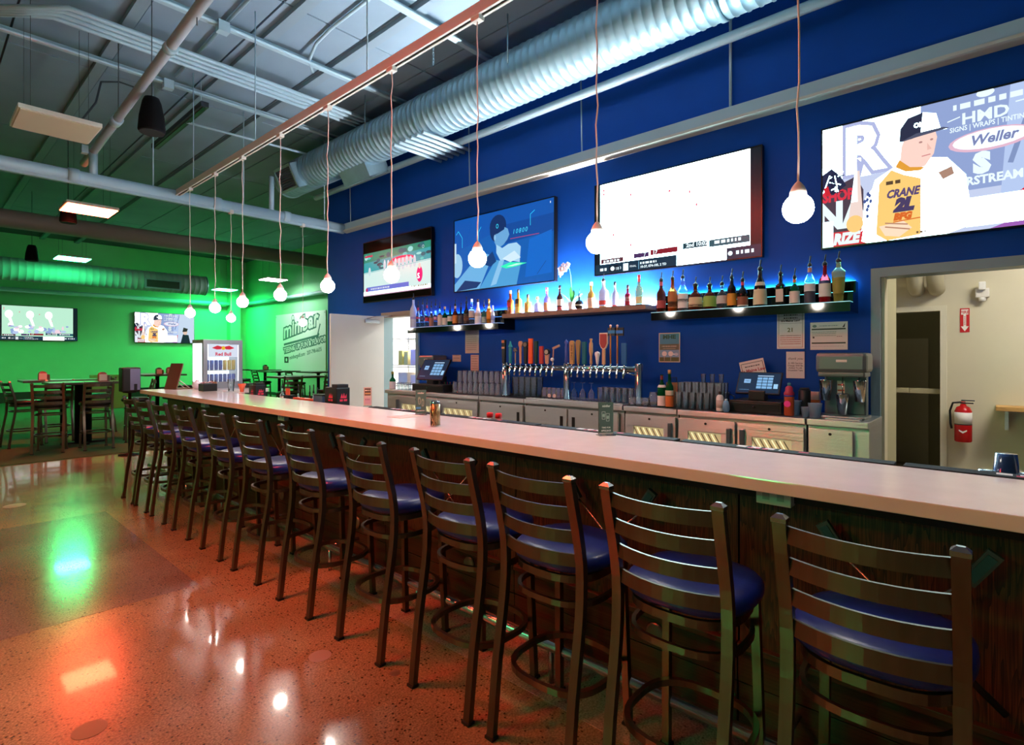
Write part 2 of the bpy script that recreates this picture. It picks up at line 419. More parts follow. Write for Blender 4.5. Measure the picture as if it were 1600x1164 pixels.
kn.location += Vector((XW-0.96, D1[1]-0.115, 1.0))
# store room shell
sr = MB().box(8.6, 8.7, 5.9, 9.66, 0, 2.9).box(XW+0.15, 8.6, 5.8, 5.9, 0, 2.9).box(XW+0.15, 8.6, 9.56, 9.66, 0, 2.9)
struct(sr.build('wall_storeroom', M_white), 'bright white walls of the store room')
struct(MB().box(XW+0.15, 8.7, 5.8, 9.66, 2.9, 3.0).build('ceiling_storeroom', M_white), 'white store room ceiling')
# ---- kitchen doorway frame and leaf
d2 = bpy.data.objects.new('door_2', None); COL.objects.link(d2); struct(d2, 'grey framed doorway into the cream kitchen with its door folded inward'); d2.location = (XW, D2[1], 0)
f = MB().box(XW-0.03, XW+0.17, D2[1]-0.006, D2[1]+0.062, 0, D2[2]-0.006).box(XW-0.03, XW+0.17, D2[0]-0.062, D2[0]+0.006, 0, D2[2]-0.006)
wp(f.build('door_jamb', M_frame, d2), d2)
wp(MB().box(XW-0.03, XW+0.17, D2[0]-0.062, D2[1]+0.062, D2[2]-0.006, D2[2]+0.07).build('door_head', M_frame, d2), d2)
wp(MB().box(XW+0.02, XW+0.17, D2[1]-0.03, D2[1], 0, D2[2]).build('door_stop', M_cream, d2), d2)
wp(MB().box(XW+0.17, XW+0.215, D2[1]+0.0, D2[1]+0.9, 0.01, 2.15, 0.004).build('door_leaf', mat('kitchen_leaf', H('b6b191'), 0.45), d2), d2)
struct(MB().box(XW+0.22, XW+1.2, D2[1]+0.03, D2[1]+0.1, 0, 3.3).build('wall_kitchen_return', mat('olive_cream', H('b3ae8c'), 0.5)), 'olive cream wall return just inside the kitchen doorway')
for z in (0.35, 1.13, 1.62): wp(MB().box(XW+0.168, XW+0.205, D2[1]-0.012, D2[1]+0.004, z-0.055, z+0.055).build('hinge', M_alu, d2), d2)
# kitchen shell: back wall with an opening, a corridor behind
XK = 8.0
k = MB().box(XK, XK+0.12, -4, 0.53, 0, 3.3).box(XK, XK+0.12, 0.53, 1.15, 2.03, 3.3).box(XK, XK+0.12, 1.15, 2.6, 0, 3.3)
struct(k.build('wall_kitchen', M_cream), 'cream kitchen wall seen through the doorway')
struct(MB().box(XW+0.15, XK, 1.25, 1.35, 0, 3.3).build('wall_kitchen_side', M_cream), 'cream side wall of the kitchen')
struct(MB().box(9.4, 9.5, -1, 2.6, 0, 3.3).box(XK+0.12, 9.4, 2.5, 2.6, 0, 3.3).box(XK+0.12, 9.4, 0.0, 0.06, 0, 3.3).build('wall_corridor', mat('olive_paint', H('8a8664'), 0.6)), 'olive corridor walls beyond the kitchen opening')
struct(MB().box(XW+0.15, 9.5, -4, 2.6, 3.3, 3.4).build('ceiling_kitchen', M_cream), 'cream kitchen ceiling')
tk = MB().box(XK-0.015, XK, 0.47, 0.53, 0, 2.09).box(XK-0.015, XK, 0.53, 1.15, 2.03, 2.09)
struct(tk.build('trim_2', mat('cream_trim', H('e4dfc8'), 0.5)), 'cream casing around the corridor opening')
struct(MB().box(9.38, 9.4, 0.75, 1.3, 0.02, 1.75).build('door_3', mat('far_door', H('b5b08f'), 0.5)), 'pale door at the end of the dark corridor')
# ================================================================== LAMPS AND CEILING
M_housing = mat('white_housing', H('d9d6c8'), 0.5)
def panel_light(c, m, label, lit=True):
    t = thing('ceiling_panel_light', label, 'light panel', c, 0, 'rectangular ceiling panel lights')
    MB().box(-0.36, 0.36, -0.36, 0.36, 0.012, 0.06, 0.006).build('housing', M_housing, t)
    MB().box(-0.34, 0.34, -0.34, 0.34, 0.0, 0.0115).build('diffuser', m, t)
    for sx in (-0.25, 0.25):
        for sy in (-0.25, 0.25): MB().tube([(sx, sy, 0.06), (sx, sy, ZC-0.03-c[2])], 0.0025, 5).build('suspension_wire', M_cable, t)
    return t
M_cable = mat('cable_grey', H('3c464c'), 0.6)
E_red = emis('red_panel_glow', (1.0, 0.07, 0.03), L_RED); E_green = emis('green_panel_glow', (0.03, 1.0, 0.27), L_GREEN)
E_white = emis('white_panel_glow', (0.9, 1.0, 0.93), L_WHITE)
panel_light((1.13, 8.0, 4.1), mat('unlit_diffuser', H('c9c0a4'), 0.6), 'unlit cream ceiling panel light hanging beside the sprinkler pipe')
panel_light((2.1, 11.75, 4.02), E_red, 'glowing red ceiling panel light beyond the sprinkler pipe')
panel_light((2.95, 18.5, 4.1), E_green, 'glowing green ceiling panel light above the far spiral duct')
panel_light((8.15, 22.2, 4.05), E_green, 'small distant green panel light near the far corner')
panel_light((8.4, 18.6, 4.12), E_white, 'white panel light near the banner wall')
panel_light((0.55, 3.45, 4.1), E_red, 'glowing red ceiling panel light nearest the viewer over the stools')
panel_light((-3.2, 4.4, 4.1), E_red, 'glowing red ceiling panel light to the left of the viewer')
panel_light((-6.0, 3.3, 4.1), E_green, 'glowing green ceiling panel light by the left wall')
panel_light((-3.4, 20.5, 4.1), E_green, 'glowing green panel light at the far left of the dining area')
# the cord loop of the unlit panel
cc = MB().tube([PX(130, 196, d=6.25), PX(126, 190, d=6.25), PX(150, 160, d=6.6), PX(158, 128, d=7.2), PX(186, 128, d=7.6), PX(215, 138, d=7.8)], 0.012, 6)
tag(cc.build('power_cable', M_cable), 'dark looping cable above the unlit cream panel light', 'cable')

# ---- ducts
M_galv = mat('galvanised_duct', H('8fb0bd'), 0.4, 0.65, noise=0.08, nscale=6)
M_galvp = mat('painted_duct', H('9aa6ac'), 0.6, 0.0)
def spiral_duct(length, r, pitch, seg=40):
    """ribbed duct along +y from 0 to length"""
    n = int(length/pitch); prof = []
    for i in range(n):
        y = i*pitch; prof += [(r, y), (r, y+pitch*0.82), (r+0.0075, y+pitch*0.88), (r+0.0075, y+pitch*0.94)]
    prof.append((r, length))
    return MB().lathe(prof, seg, axis='y')
DX, DZ, DR = 4.9, 4.855, 0.30
t = thing('spiral_duct', 'large silver spiral air duct running along the top of the blue wall', 'duct', (DX, -0.2, DZ))
spiral_duct(10.35, DR, 0.105).build('tube', M_galv, t)
MB().lathe([(DR+0.012, 0), (DR+0.012, 0.05), (DR-0.02, 0.07), (0.001, 0.075)], 40, (0, 10.33, 0), axis='y').build('end_cap', M_galv, t)
for y in (2.05, 6.15): MB().lathe([(DR+0.014, 0), (DR+0.014, 0.06)], 40, (0, y, 0), axis='y').build('coupling', M_galv, t)
for y in (1.0, 4.4, 7.3): MB().tube([(-DR-0.01, y, 0.0), (-DR-0.01, y, ZC-DZ-0.03)], 0.008, 6).tube([(DR+0.01, y, 0.0), (DR+0.01, y, ZC-DZ-0.03)], 0.008, 6).build('hanger', M_galv, t)
def register(nm, yc, ang, wd, out, par):
    """tapered side register on a duct: saddle wedge with a louvred face"""
    a = math.radians(ang); n = Vector((math.cos(a), 0, math.sin(a))); s = Vector((-math.sin(a), 0, math.cos(a))); yv = Vector((0, 1, 0))
    b = Vector((0, yc, 0)); h = 0.21; lo = 0.2
    inn = [b+n*lo+yv*(-wd/2)+s*h, b+n*lo+yv*(wd/2)+s*h, b+n*lo+yv*(wd/2)-s*h, b+n*lo-yv*wd/2-s*h]
    outp = [p+n*out for p in inn]
    w_ = MB().add(inn+outp, [(0, 1, 5, 4), (1, 2, 6, 5), (2, 3, 7, 6), (3, 0, 4, 7)]).build('register_box', M_galv, par, fix=False)
    f = MB(); c = b+n*(lo+out)
    for q in (-1, 1): f.obox(c+yv*(q*(wd/2-0.02)), yv, s, n, 0.04, 2*h, 0.02); f.obox(c+s*(q*(h-0.02)), yv, s, n, wd, 0.04, 0.02)
    f.build('register_frame', M_galv, par)
    for q in range(9): MB().obox(c-n*0.02+s*(-h+0.05+q*(2*h-0.1)/8), yv, (s+n*0.6).normalized(), (n-s*0.6).normalized(), wd-0.06, 0.035, 0.004).build('louvre', mat('louvre_dark', H('6d7579'), 0.5, 0.4), par)
register('a', 9.75, 205, 0.62, 0.2, t)
register('b', 8.05, -62, 0.75, 0.25, t)
t = thing('plenum_box', 'pale plenum box where the spiral duct meets the blue wall', 'duct', (5.2, 0.25, 4.62))
MB().box(-0.32, 0.297, -0.75, 0.75, 0, 0.5, 0.01).build('box', M_galv, t)
MB().box(-0.34, 0.297, -0.8, -0.75, -0.03, 0.53).build('flange', M_galv, t)
t = thing('spiral_duct', 'green lit spiral air duct crossing in front of the far wall', 'duct', (-7.9, 20.0, 3.88), -PI/2)
spiral_duct(14.6, 0.31, 0.16, 28).build('tube', M_galvp, t)
MB().lathe([(0.32, 0), (0.32, 0.05), (0.001, 0.06)], 28, (0, 14.58, 0), axis='y').build('end_cap', M_galv, t)
MB().obox((0.3, 13.3, -0.1), (0, 1, 0), (0, 0, 1), (1, 0, 0), 1.0, 0.3, 0.06).build('register_frame', M_galv, t)
MB().obox((0.325, 13.3, -0.1), (0, 1, 0), (0, 0, 1), (1, 0, 0), 0.9, 0.22, 0.03).build('register_grille', mat('louvre_dark2', H('2c3a33'), 0.6), t)
tag(MB().lathe([(0.19, 0), (0.19, 17.4)], 24, axis='x').build('round_duct', mat('brown_duct', H('8f8580'), 0.5)), 'smooth round duct crossing the room beyond the red panel light', 'duct').location = (-7.9, 15.1, 4.32)

# ---- pipes
M_pipe = mat('pipe_paint', H('a3bfcc'), 0.4)
def pipe(name, pts, r, label, cat='pipe', m=None, seg=10, group=None):
    return tag(MB().tube(pts, r, seg).build(name, m or M_pipe), label, cat, group)
YP = 9.03
t = thing('sprinkler_main', 'thick pale sprinkler pipe crossing the room to the blue wall corner', 'pipe', (0, YP, 3.87))
MB().tube([(-7.95, 0, 0), (5.38, 0, 0)], 0.075, 16).build('pipe', M_pipe, t)
MB().box(-7.95, 5.38, -0.03, 0.03, -0.105, -0.06).build('track_rail', M_pipe, t)
for x in (1.45, 3.2, 4.3): MB().lathe([(0.09, -0.06), (0.095, -0.02), (0.095, 0.02), (0.09, 0.06)], 16, (x, 0, 0), axis='x').build('coupling', M_pipe, t)
for x in (2.35, 3.6, 5.0): MB().tube([(x, 0, 0.05), (x, 0, ZC-3.9)], 0.009, 6).build('hanger_rod', M_pipe, t)
MB().tube([(1.66, 0, 0.03), (1.66, 0, 0.36)], 0.05, 12).build('riser', M_pipe, t)
MB().tube([(4.05, 0, 0.03), (4.05, 0, 0.62)], 0.04, 12).build('riser', M_pipe, t)
t = thing('sprinkler_branch', 'sprinkler pipe rising from the crossing main toward the viewer', 'pipe', (1.66, YP, 4.24))
MB().tube([(0, 0.6, -0.02), (0, 0, 0.0), (-0.01, -5.5, 0.3)], 0.047, 12).build('pipe', mat('pipe_grey', H('8f979c'), 0.45), t)
MB().lathe([(0.06, -0.08), (0.06, 0.08)], 12, (0, -1.2, 0.065), axis='y').build('coupling', M_pipe, t)
MB().lathe([(0.06, -0.05), (0.06, 0.05)], 12, (0, -3.2, 0.175), axis='y').build('coupling', M_pipe, t)
MB().box(-0.13, -0.06, -0.05, 0.05, -0.05, 0.05).build('bracket', M_pipe, t)
for y in (-1.3, -3.9): MB().tube([(0, y, 0.1), (0, y, 1.18)], 0.006, 5).build('hanger_rod', M_cable, t)
# four conduits with a bend
for i in range(4):
    y = 7.32+i*0.11; z = 5.18
    pipe('conduit', [(-2.4-i*0.1, 11.1+i*0.05, z), (1.02-i*0.04, y+0.12, z), (1.14-i*0.03, y, z), (1.3, y, z), (5.45, y, z)], 0.027, ORD[i]+' of the four bundled ceiling conduits counting from the viewer', 'conduit', group='bundled conduits')
# struts and thin conduits across
for i, (y, z, lab) in enumerate(((6.67, 5.28, 'strut with conduit crossing the ceiling just past the track'), (8.62, 5.28, 'strut crossing the ceiling near the hanging speaker'), (4.9, 5.3, 'strut crossing the ceiling at the top edge'))):
    t = thing('ceiling_strut', lab, 'strut', (0, y, z), 0, 'ceiling struts')
    MB().box(-7.9, 5.45, -0.03, 0.03, 0, 0.06).build('channel', M_pipe, t)
    MB().tube([(-7.9, -0.06, 0.0), (5.45, -0.06, 0.0)], 0.018, 8).build('conduit', M_pipe, t)
    MB().box(2.35, 2.47, -0.1, 0.0, -0.08, 0.04).build('junction_box', M_pipe, t)
pipe('conduit', [(3.35, 2.0, 5.38), (3.35, 5.9, 5.38), (3.38, 6.3, 5.37), (3.45, 6.62, 5.3), (3.6, 6.8, 5.28)], 0.02, 'thin bent conduit running along the ceiling to the strut', 'conduit')
pipe('conduit', [(2.48, -1.0, 5.38), (2.48, 8.5, 5.38)], 0.02, 'straight thin conduit running along the ceiling above the track', 'conduit')
pipe('wall_pipe', [(5.3, -3.5, 4.575), (5.3, 9.9, 4.575)], 0.05, 'bright pipe running under the spiral duct along the blue wall', m=M_pipe, seg=14)
for i in range(6):
    y = 5.75+i*0.13
    pipe('conduit', [(4.6, y, 4.5), (5.48, y, 4.5)], 0.026, ORD[i]+' of six short conduits under the duct counting from the viewer', 'conduit', group='short conduits under the duct')
pipe('far_pipe', [(-7.9, 23.25, 3.62), (8.7, 23.25, 3.62)], 0.07, 'bluish pipe along the far wall above the televisions')
t = thing('annex_pipe', 'pipe running above the banner on the side wall', 'pipe', (9.32, 0, 3.66))
MB().tube([(0, 9.82, 0), (0, 23.55, 0)], 0.07, 12).build('pipe', M_pipe, t)
for y in (11, 14, 17, 20, 23): MB().box(0.05, 0.178, y-0.02, y+0.02, -0.09, 0.09).build('bracket', M_pipe, t)
pipe('wall_conduit', [(5.46, 2.0, 3.95), (5.46, 2.0, 5.4)], 0.014, 'vertical conduit on the blue wall above the bright television', 'conduit', m=M_pipe)
# trim beam on the blue wall
t = thing('wall_trim_beam', 'pale painted beam running the length of the blue wall above the televisions', 'beam', (XW, 0, 3.8))
MB().box(-0.13, -0.005, -3.6, YP+0.07, 0.025, 0.14).build('web', M_pipe, t)
MB().box(-0.15, -0.005, -3.6, YP+0.07, 0.0, 0.025).build('bottom_flange', mat('beam_flange', H('c5c4ba'), 0.5), t)
for y in (3.75, 5.7, 7.6, 8.85): MB().tube([(-0.08, y, 0.14), (-0.1, y, 1.0)], 0.008, 6).build('hanger_rod', M_pipe, t)
# hanging chain
ch = MB(); c0 = PX(677, 60, d=6.4)
for i in range(14):
    z = 4.95+i*0.036; rot = i % 2
    ch.tube([(c0.x+(0.011*math.cos(a) if rot else 0), c0.y+(0 if rot else 0.011*math.cos(a)), z+0.024*math.sin(a)) for a in [2*PI*k/8 for k in range(8)]], 0.004, 5, closed=True)
tag(ch.build('hanging_chain', M_galv), 'short metal chain hanging from the ceiling by the track', 'chain')
# dark unlit ceiling strip
t = thing('unlit_strip', 'dark unlit strip fixture hanging under the ceiling behind the speaker', 'strip light', (2.77, 9.4, 4.98))
MB().box(-0.05, 0.05, -1.15, 1.15, 0, 0.07).build('housing', mat('dark_strip', H('2a2f33'), 0.5), t)
MB().box(-0.02, 0.02, -1.12, 1.12, -0.012, 0.0).build('tube_lens', mat('dark_lens', H('14171a'), 0.3), t)
for y in (-1.0, 1.0): MB().tube([(0, y, 0.07), (0, y, 0.42)], 0.005, 5).build('hanger_rod', M_pipe, t)
MB().tube([(0, -0.4, 0.0), (2.0, -0.4, 0.05)], 0.02, 8).build('cross_pipe', M_pipe, t)
# hanging speakers
M_spk = mat('speaker_black', H('050506'), 0.8, spec=0.2)
def speaker(c, label):
    t = thing('pendant_speaker', label, 'speaker', c, 0, 'pendant speakers')
    MB().lathe([(0.001, -0.19), (0.125, -0.185), (0.13, -0.17), (0.118, -0.02), (0.09, 0.13), (0.07, 0.18), (0.001, 0.19)], 20).build('cabinet', M_spk, t)
    MB().lathe([(0.118, -0.197), (0.118, -0.186)], 20).build('grille', mat('speaker_grille', H('141416'), 0.8), t)
    MB().tube([(0, 0, 0.18), (0, 0, ZC-0.03-c[2])], 0.005, 5).build('cable', M_cable, t)
speaker((1.77, 6.85, 4.12), 'black pendant speaker hanging nearest the viewer')
speaker((1.95, 12.6, 4.12), 'black pendant speaker beside the red panel light')
speaker((1.97, 17.1, 3.96), 'small distant black pendant speaker left of the green panel light')
# ---- track with pendant bulbs
XT, ZT = 2.64, 3.86
M_track = mat('track_white', H('d8d4cc'), 0.45)
t = thing('lighting_track', 'long white lighting track hung over the bar', 'track', (XT, 0, ZT))
MB().box(-0.022, 0.022, -2.0, 8.95, 0.005, 0.075).build('channel', M_track, t)
MB().box(-0.03, -0.012, -2.0, 8.95, -0.012, 0.005).build('rail_lip', M_track, t)
MB().box(0.012, 0.03, -2.0, 8.95, -0.012, 0.005).build('rail_lip', M_track, t)
MB().box(-0.012, 0.012, -2.0, 8.95, -0.004, 0.005).build('slot', mat('track_slot', H('1a1a1a'), 0.5), t)
for y in (1.2, 4.05, 6.3, 8.3): MB().tube([(0, y, 0.075), (0, y, ZC-ZT-0.03)], 0.007, 6).build('hanger_rod', M_pipe, t)
E_bulb = emis('bulb_glow', (1.0, 0.9, 0.79), L_BULB)
M_cord = mat('white_cord', H('e3d6d0'), 0.5)
def pendant(x, y, zb, ztop, label):
    t = thing('pendant_bulb', label, 'pendant light', (x, y, zb), 0, 'globe pendant bulbs')
    MB().sphere((0, 0, 0), 0.0635, 20, 14).build('globe', E_bulb, t)
    MB().lathe([(0.036, 0.052), (0.034, 0.075), (0.026, 0.095), (0.014, 0.112), (0.006, 0.12)], 16).build('socket', M_cord, t)
    pts = []
    n = 14; rr = random.Random(int(y*100))
    for i in range(n+1):
        z = 0.115+(ztop-zb-0.115)*i/n; k = 0 if i in (0, n) else 0.006
        pts.append((rr.uniform(-k, k), rr.uniform(-k, k), z))
    MB().tube(pts, 0.0045, 6).build('cord', M_cord, t)
    MB().box(-0.026, 0.026, -0.04, 0.04, ztop-zb-0.012, ztop-zb+0.045, 0.004).build('track_connector', M_track, t)
PB = [(1247, 326), (933, 379), (746, 404), (612, 430), (512, 447), (438, 461), (379, 472), (336, 481), (297, 489)]
for i, (px, py) in enumerate(PB):
    p = PX(px, py, X=XT); pendant(XT, p.y, p.z, ZT-0.03, ORD[i]+' globe bulb from the right in the row hanging over the bar')
for (px, py), lab in zip(((361, 497), (473, 504)), ('globe bulb hanging from the crossing pipe left of the far door', 'globe bulb hanging in front of the banner')):
    p = PX(px, py, Y=YP-0.0); pendant(p.x, p.y, p.z, 3.76, lab)
# store room and kitchen ceiling lights, plus an added corridor fill
t = thing('store_light', 'bright ceiling light inside the store room', 'light panel', (7.2, 7.7, 2.84)); MB().box(-0.6, 0.6, -0.6, 0.6, 0.01, 0.055).build('housing', M_housing, t)
MB().box(-0.58, 0.58, -0.58, 0.58, 0, 0.0095).build('diffuser', emis('store_glow', (1, 0.97, 0.88), L_STORE), t)
t = thing('corridor_fill_light', 'added dim lamp that brightens the kitchen corridor', 'light panel', (8.75, 1.2, 3.2)); MB().box(-0.15, 0.15, -0.3, 0.3, 0.01, 0.05).build('housing', M_housing, t); MB().box(-0.14, 0.14, -0.28, 0.28, 0, 0.0095).build('diffuser', emis('corridor_fill_glow', (1, 0.92, 0.75), 3.0), t)  # unseen lamp added to lift the corridor out of black
t = thing('kitchen_light', 'warm ceiling light inside the kitchen', 'light panel', (6.6, -1.0, 3.24)); MB().box(-0.3, 0.3, -0.6, 0.6, 0.01, 0.055).build('housing', M_housing, t)
MB().box(-0.28, 0.28, -0.58, 0.58, 0, 0.0095).build('diffuser', emis('kitchen_glow', (1, 0.93, 0.78), L_KITCHEN*2), t)
# ================================================================== BAR
def oak_mat():
    m = bpy.data.materials.new('dark_oak'); m.use_nodes = True; nt = m.node_tree; N = nt.nodes.new; Lk = nt.links.new
    b = nt.nodes['Principled BSDF']; tc = N('ShaderNodeTexCoord'); mp = N('ShaderNodeMapping'); mp.inputs['Scale'].default_value = (9, 9, 0.8)
    Lk(tc.outputs['Object'], mp.inputs[0]); n = N('ShaderNodeTexNoise'); n.inputs['Scale'].default_value = 1.3; n.inputs['Detail'].default_value = 3; Lk(mp.outputs[0], n.inputs['Vector'])
    wv = N('ShaderNodeMath'); wv.operation = 'MULTIPLY'; wv.inputs[1].default_value = 16; Lk(n.outputs['Fac'], wv.inputs[0])
    fr = N('ShaderNodeMath'); fr.operation = 'FRACT'; Lk(wv.outputs[0], fr.inputs[0])
    mp2 = N('ShaderNodeMapping'); mp2.inputs['Scale'].default_value = (240, 240, 5); Lk(tc.outputs['Object'], mp2.inputs[0])
    n2 = N('ShaderNodeTexNoise'); n2.inputs['Scale'].default_value = 1.0; n2.inputs['Detail'].default_value = 2; Lk(mp2.outputs[0], n2.inputs['Vector'])
    r = N('ShaderNodeValToRGB'); e = r.color_ramp.elements; e[0].position = 0; e[0].color = (*H('1c100a'), 1); e[1].position = 1; e[1].color = (*H('6a3f25'), 1)
    x = e.new(0.25); x.color = (*H('4a2b19'), 1); Lk(fr.outputs[0], r.inputs[0])
    r2 = N('ShaderNodeValToRGB'); r2.color_ramp.elements[0].position = 0.38; r2.color_ramp.elements[0].color = (0.35, 0.35, 0.35, 1); r2.color_ramp.elements[1].position = 0.6; Lk(n2.outputs['Fac'], r2.inputs[0])
    mx = N('ShaderNodeMix'); mx.data_type = 'RGBA'; mx.blend_type = 'MULTIPLY'; mx.inputs[0].default_value = 1; Lk(r.outputs[0], mx.inputs[6]); Lk(r2.outputs[0], mx.inputs[7])
    Lk(mx.outputs[2], b.inputs['Base Color']); b.inputs['Roughness'].default_value = 0.42
    return m
M_oak = oak_mat()
M_oakd = mat('dark_oak_trim', H('3a2416'), 0.42, noise=0.4, nscale=6, aniso=(1, 0.15, 20))
BX0, BX1, BY0, BY1 = 2.02, 2.62, -1.6, 8.33
M_quartz = mat('quartz', H('e8e6e4'), 0.12, noise=0.035, nscale=9, spec=0.55)
bar = thing('bar_counter', 'long dark oak bar front with kick boards and foot rail', 'bar', (2.22, 0, 0))
# each oak panel is its own board between stiles
by = -1.6; n = 0
while by < 7.9:
    y1 = min(by+1.19, 7.9)
    MB().box(0, 0.03, by+0.004, y1-0.004, 0.36, 0.97).build('front_panel', M_oak, bar)
    MB().box(-0.016, 0.0, by+0.002, y1-0.002, 0.215, 0.345, 0.003).build('kick_board', M_oakd, bar)
    MB().box(-0.03, 0.0, by+0.002, y1-0.002, 0.345, 0.37, 0.004).build('moulding', M_oakd, bar)
    MB().box(-0.012, 0.0, by+0.002, y1-0.002, 0.02, 0.21, 0.003).build('kick_board', M_oakd, bar)
    o = MB().lathe([(0.045, 0), (0.045, 0.008), (0.036, 0.014), (0.001, 0.015)], 20, axis='x').build('round_medallion', mat('pewter', H('7a7568'), 0.45, 0.8), bar)
    o.location = (-0.016, by+0.35, 0.285); o.rotation_euler = (0, PI, 0)
    by = y1; n += 1
MB().box(0.03, 0.36, -1.6, 7.9, 0, 1.0).build('carcass', mat('bar_carcass', H('0f0d0c'), 0.6), bar)
MB().box(-0.06, 0.05, -1.6, 7.9, 0.965, 1.02).build('top_rail', mat('bar_black', H('120f0d'), 0.5), bar)
MB().box(0.0, 0.85, 7.88, 7.92, 0, 1.02).build('end_panel', M_oak, bar)
MB().box(0.33, 1.0, 7.3, 7.9, 0, 1.02).build('return_carcass', MATS['bar_carcass'], bar)
M_steel = mat('brushed_steel', H('b9bcc0'), 0.24, 0.95, noise=0.06, nscale=40, aniso=(1, 0.05, 1))
fr = MB().tube([(-0.24, -1.6, 0.17), (-0.24, 7.75, 0.17)], 0.026, 14).build('foot_rail', M_steel, bar)
for i in range(10):
    y = -1.4+i*0.98
    MB().tube([(-0.24, y, 0.0), (-0.24, y, 0.165)], 0.012, 8).tube([(-0.24, y, 0.17), (-0.01, y, 0.17)], 0.012, 8).build('rail_bracket', M_steel, bar)
# quartz top (L-shaped with a return at the far end)
tm = MB().box(BX0, BX1, BY0, BY1, 1.02, 1.067, 0.004)
top = tag(tm.build('quartz_countertop', M_quartz), 'long white quartz bar top with a thick pale edge', 'countertop')
tag(MB().box(BX1+0.002, 3.3, 7.45, BY1, 1.02, 1.067, 0.004).build('quartz_countertop', M_quartz), 'short white quartz return at the far end of the bar', 'countertop')
# black rubber bar mat along the back edge, on a service ledge
M_rub = mat('black_rubber', H('0c0c0e'), 0.7, noise=0.3, nscale=200, bump=0.5)
tag(MB().box(2.64, 3.1, -1.6, 7.28, 0.93, 0.955).build('service_ledge', M_steel), 'stainless service ledge behind the bar top', 'counter')
for i in range(6):
    y0 = -1.55+i*0.93
    t = thing('bar_mat', ORD[i]+' black rubber bar mat from the right along the back of the bar top', 'bar mat', (2.635, y0, 1.0), 0, 'rubber bar mats')
    MB().box(-0.012, 0.07, 0.01, 0.91, -0.02, 0.0715, 0.004).build('mat_body', M_rub, t)
    a = Art(0.9, 0.08); a.scrib(0.30, 0.25, 0.52, 0.5, H('d8d8d8')); a.scrib(0.36, 0.1, 0.46, 0.3, H('c02048')); a.rect(0.6, 0.3, 0.645, 0.6, H('c02048'))
    a.build('mat_lettering', print_mat('print'), (-0.0055, 0.905, 0.072), (0, -1, 0), (1, 0, 0), t)['kind'] = 'stuff'
# outlet boxes under the top
for i, (px, py) in enumerate(((1208, 773), (439, 660), (317, 629))):
    p = PX(px, py, X=2.12)
    t = thing('outlet_box', ['pale outlet plate under the bar top nearest the viewer', 'pale outlet plate under the bar top behind the sixth stool', 'pale outlet plate under the far part of the bar top'][i], 'outlet', (2.12, p.y, 0.985), 0, 'outlet plates under the bar top')
    MB().box(0, 0.05, -0.06, 0.06, -0.03, 0.034, 0.003).build('plate', mat('outlet_plate', H('d6e2da'), 0.4), t)
    for y in (-0.025, 0.025):
        MB().box(-0.002, 0.0, y-0.012, y+0.012, -0.012, 0.018).build('socket', mat('outlet_socket', H('aab8b0'), 0.4), t)
# crossed putters fixed to the bar front
M_shaft = mat('putter_shaft', H('b8b2a4'), 0.25, 0.9)
M_head = mat('putter_head', H('59686c'), 0.35, 0.8)
M_grip = mat('putter_grip', H('141414'), 0.7)
def putter(y0, side, label):
    t = thing('mounted_putter', label, 'golf putter', (2.2, y0, 0.44), 0, 'putters crossed on the bar front')
    a = (-0.03, -0.24*side, 0.0); b = (-0.05, 0.20*side, 0.40)
    MB().tube([a, b], 0.0055, 8).build('shaft', M_shaft, t)
    MB().tube([a, Vector(a).lerp(Vector(b), 0.32)], 0.011, 8).build('grip', M_grip, t)
    hd = MB().obox((-0.06, 0.205*side, 0.43), (0, 0.55*side, 0.835), (0, 0.835, -0.55*side), (1, 0, 0), 0.12, 0.042, 0.022)
    hd.build('head', M_head, t)
    MB().obox((-0.073, 0.205*side, 0.43), (0, 0.55*side, 0.835), (0, 0.835, -0.55*side), (1, 0, 0), 0.095, 0.026, 0.004).build('head_inlay', mat('putter_inlay', H('2c5a66'), 0.4, 0.3), t)
    return t
for i in range(7):
    y0 = 0.25+i*1.1
    putter(y0-0.02, 1, 'putter leaning left of the '+ORD[i]+' crossed pair from the right on the bar front')
    putter(y0, -1, 'putter leaning right of the '+ORD[i]+' crossed pair from the right on the bar front')

# ================================================================== STOOLS
M_fr = mat('bronze_steel', H('6c6255'), 0.3, 0.92, noise=0.1, nscale=30, aniso=(1, 1, 0.1))
M_vinyl = mat('blue_vinyl', (0.007, 0.022, 0.185), 0.3, noise=0.06, nscale=60, bump=0.04)
M_foot = mat('foot_black', H('151515'), 0.7)
def post_x(z):
    pts = [(0, -0.255), (0.3, -0.222), (0.55, -0.178), (0.70, -0.168), (0.82, -0.182), (1.083, -0.255)]
    for (z0, x0), (z1, x1) in zip(pts, pts[1:]):
        if z <= z1:
            k = (z-z0)/(z1-z0); return x0+(x1-x0)*k
    return pts[-1][1]
def smooth_post():
    zs = [0, 0.1, 0.2, 0.3, 0.4, 0.48, 0.55, 0.62, 0.70, 0.76, 0.82, 0.9, 0.98, 1.068]
    xs = [sum(post_x(min(1.083, max(0, z+k))) for k in (-0.06, -0.03, 0, 0.03, 0.06))/5 for z in zs]
    xs[0] = post_x(0); return list(zip(xs, zs))
PP = smooth_post()
def PXZ(z):
    for (x0, z0), (x1, z1) in zip(PP, PP[1:]):
        if z <= z1: return x0+(x1-x0)*(z-z0)/(z1-z0)
    return PP[-1][0]
def sring(hx, hy, z, n=28, e=2.6, cx=0.0):
    out = []
    for k in range(n):
        a = 2*PI*k/n; c, s = math.cos(a), math.sin(a)
        out.append((cx+hx*math.copysign(abs(c)**(2/e), c), hy*math.copysign(abs(s)**(2/e), s), z))
    return out
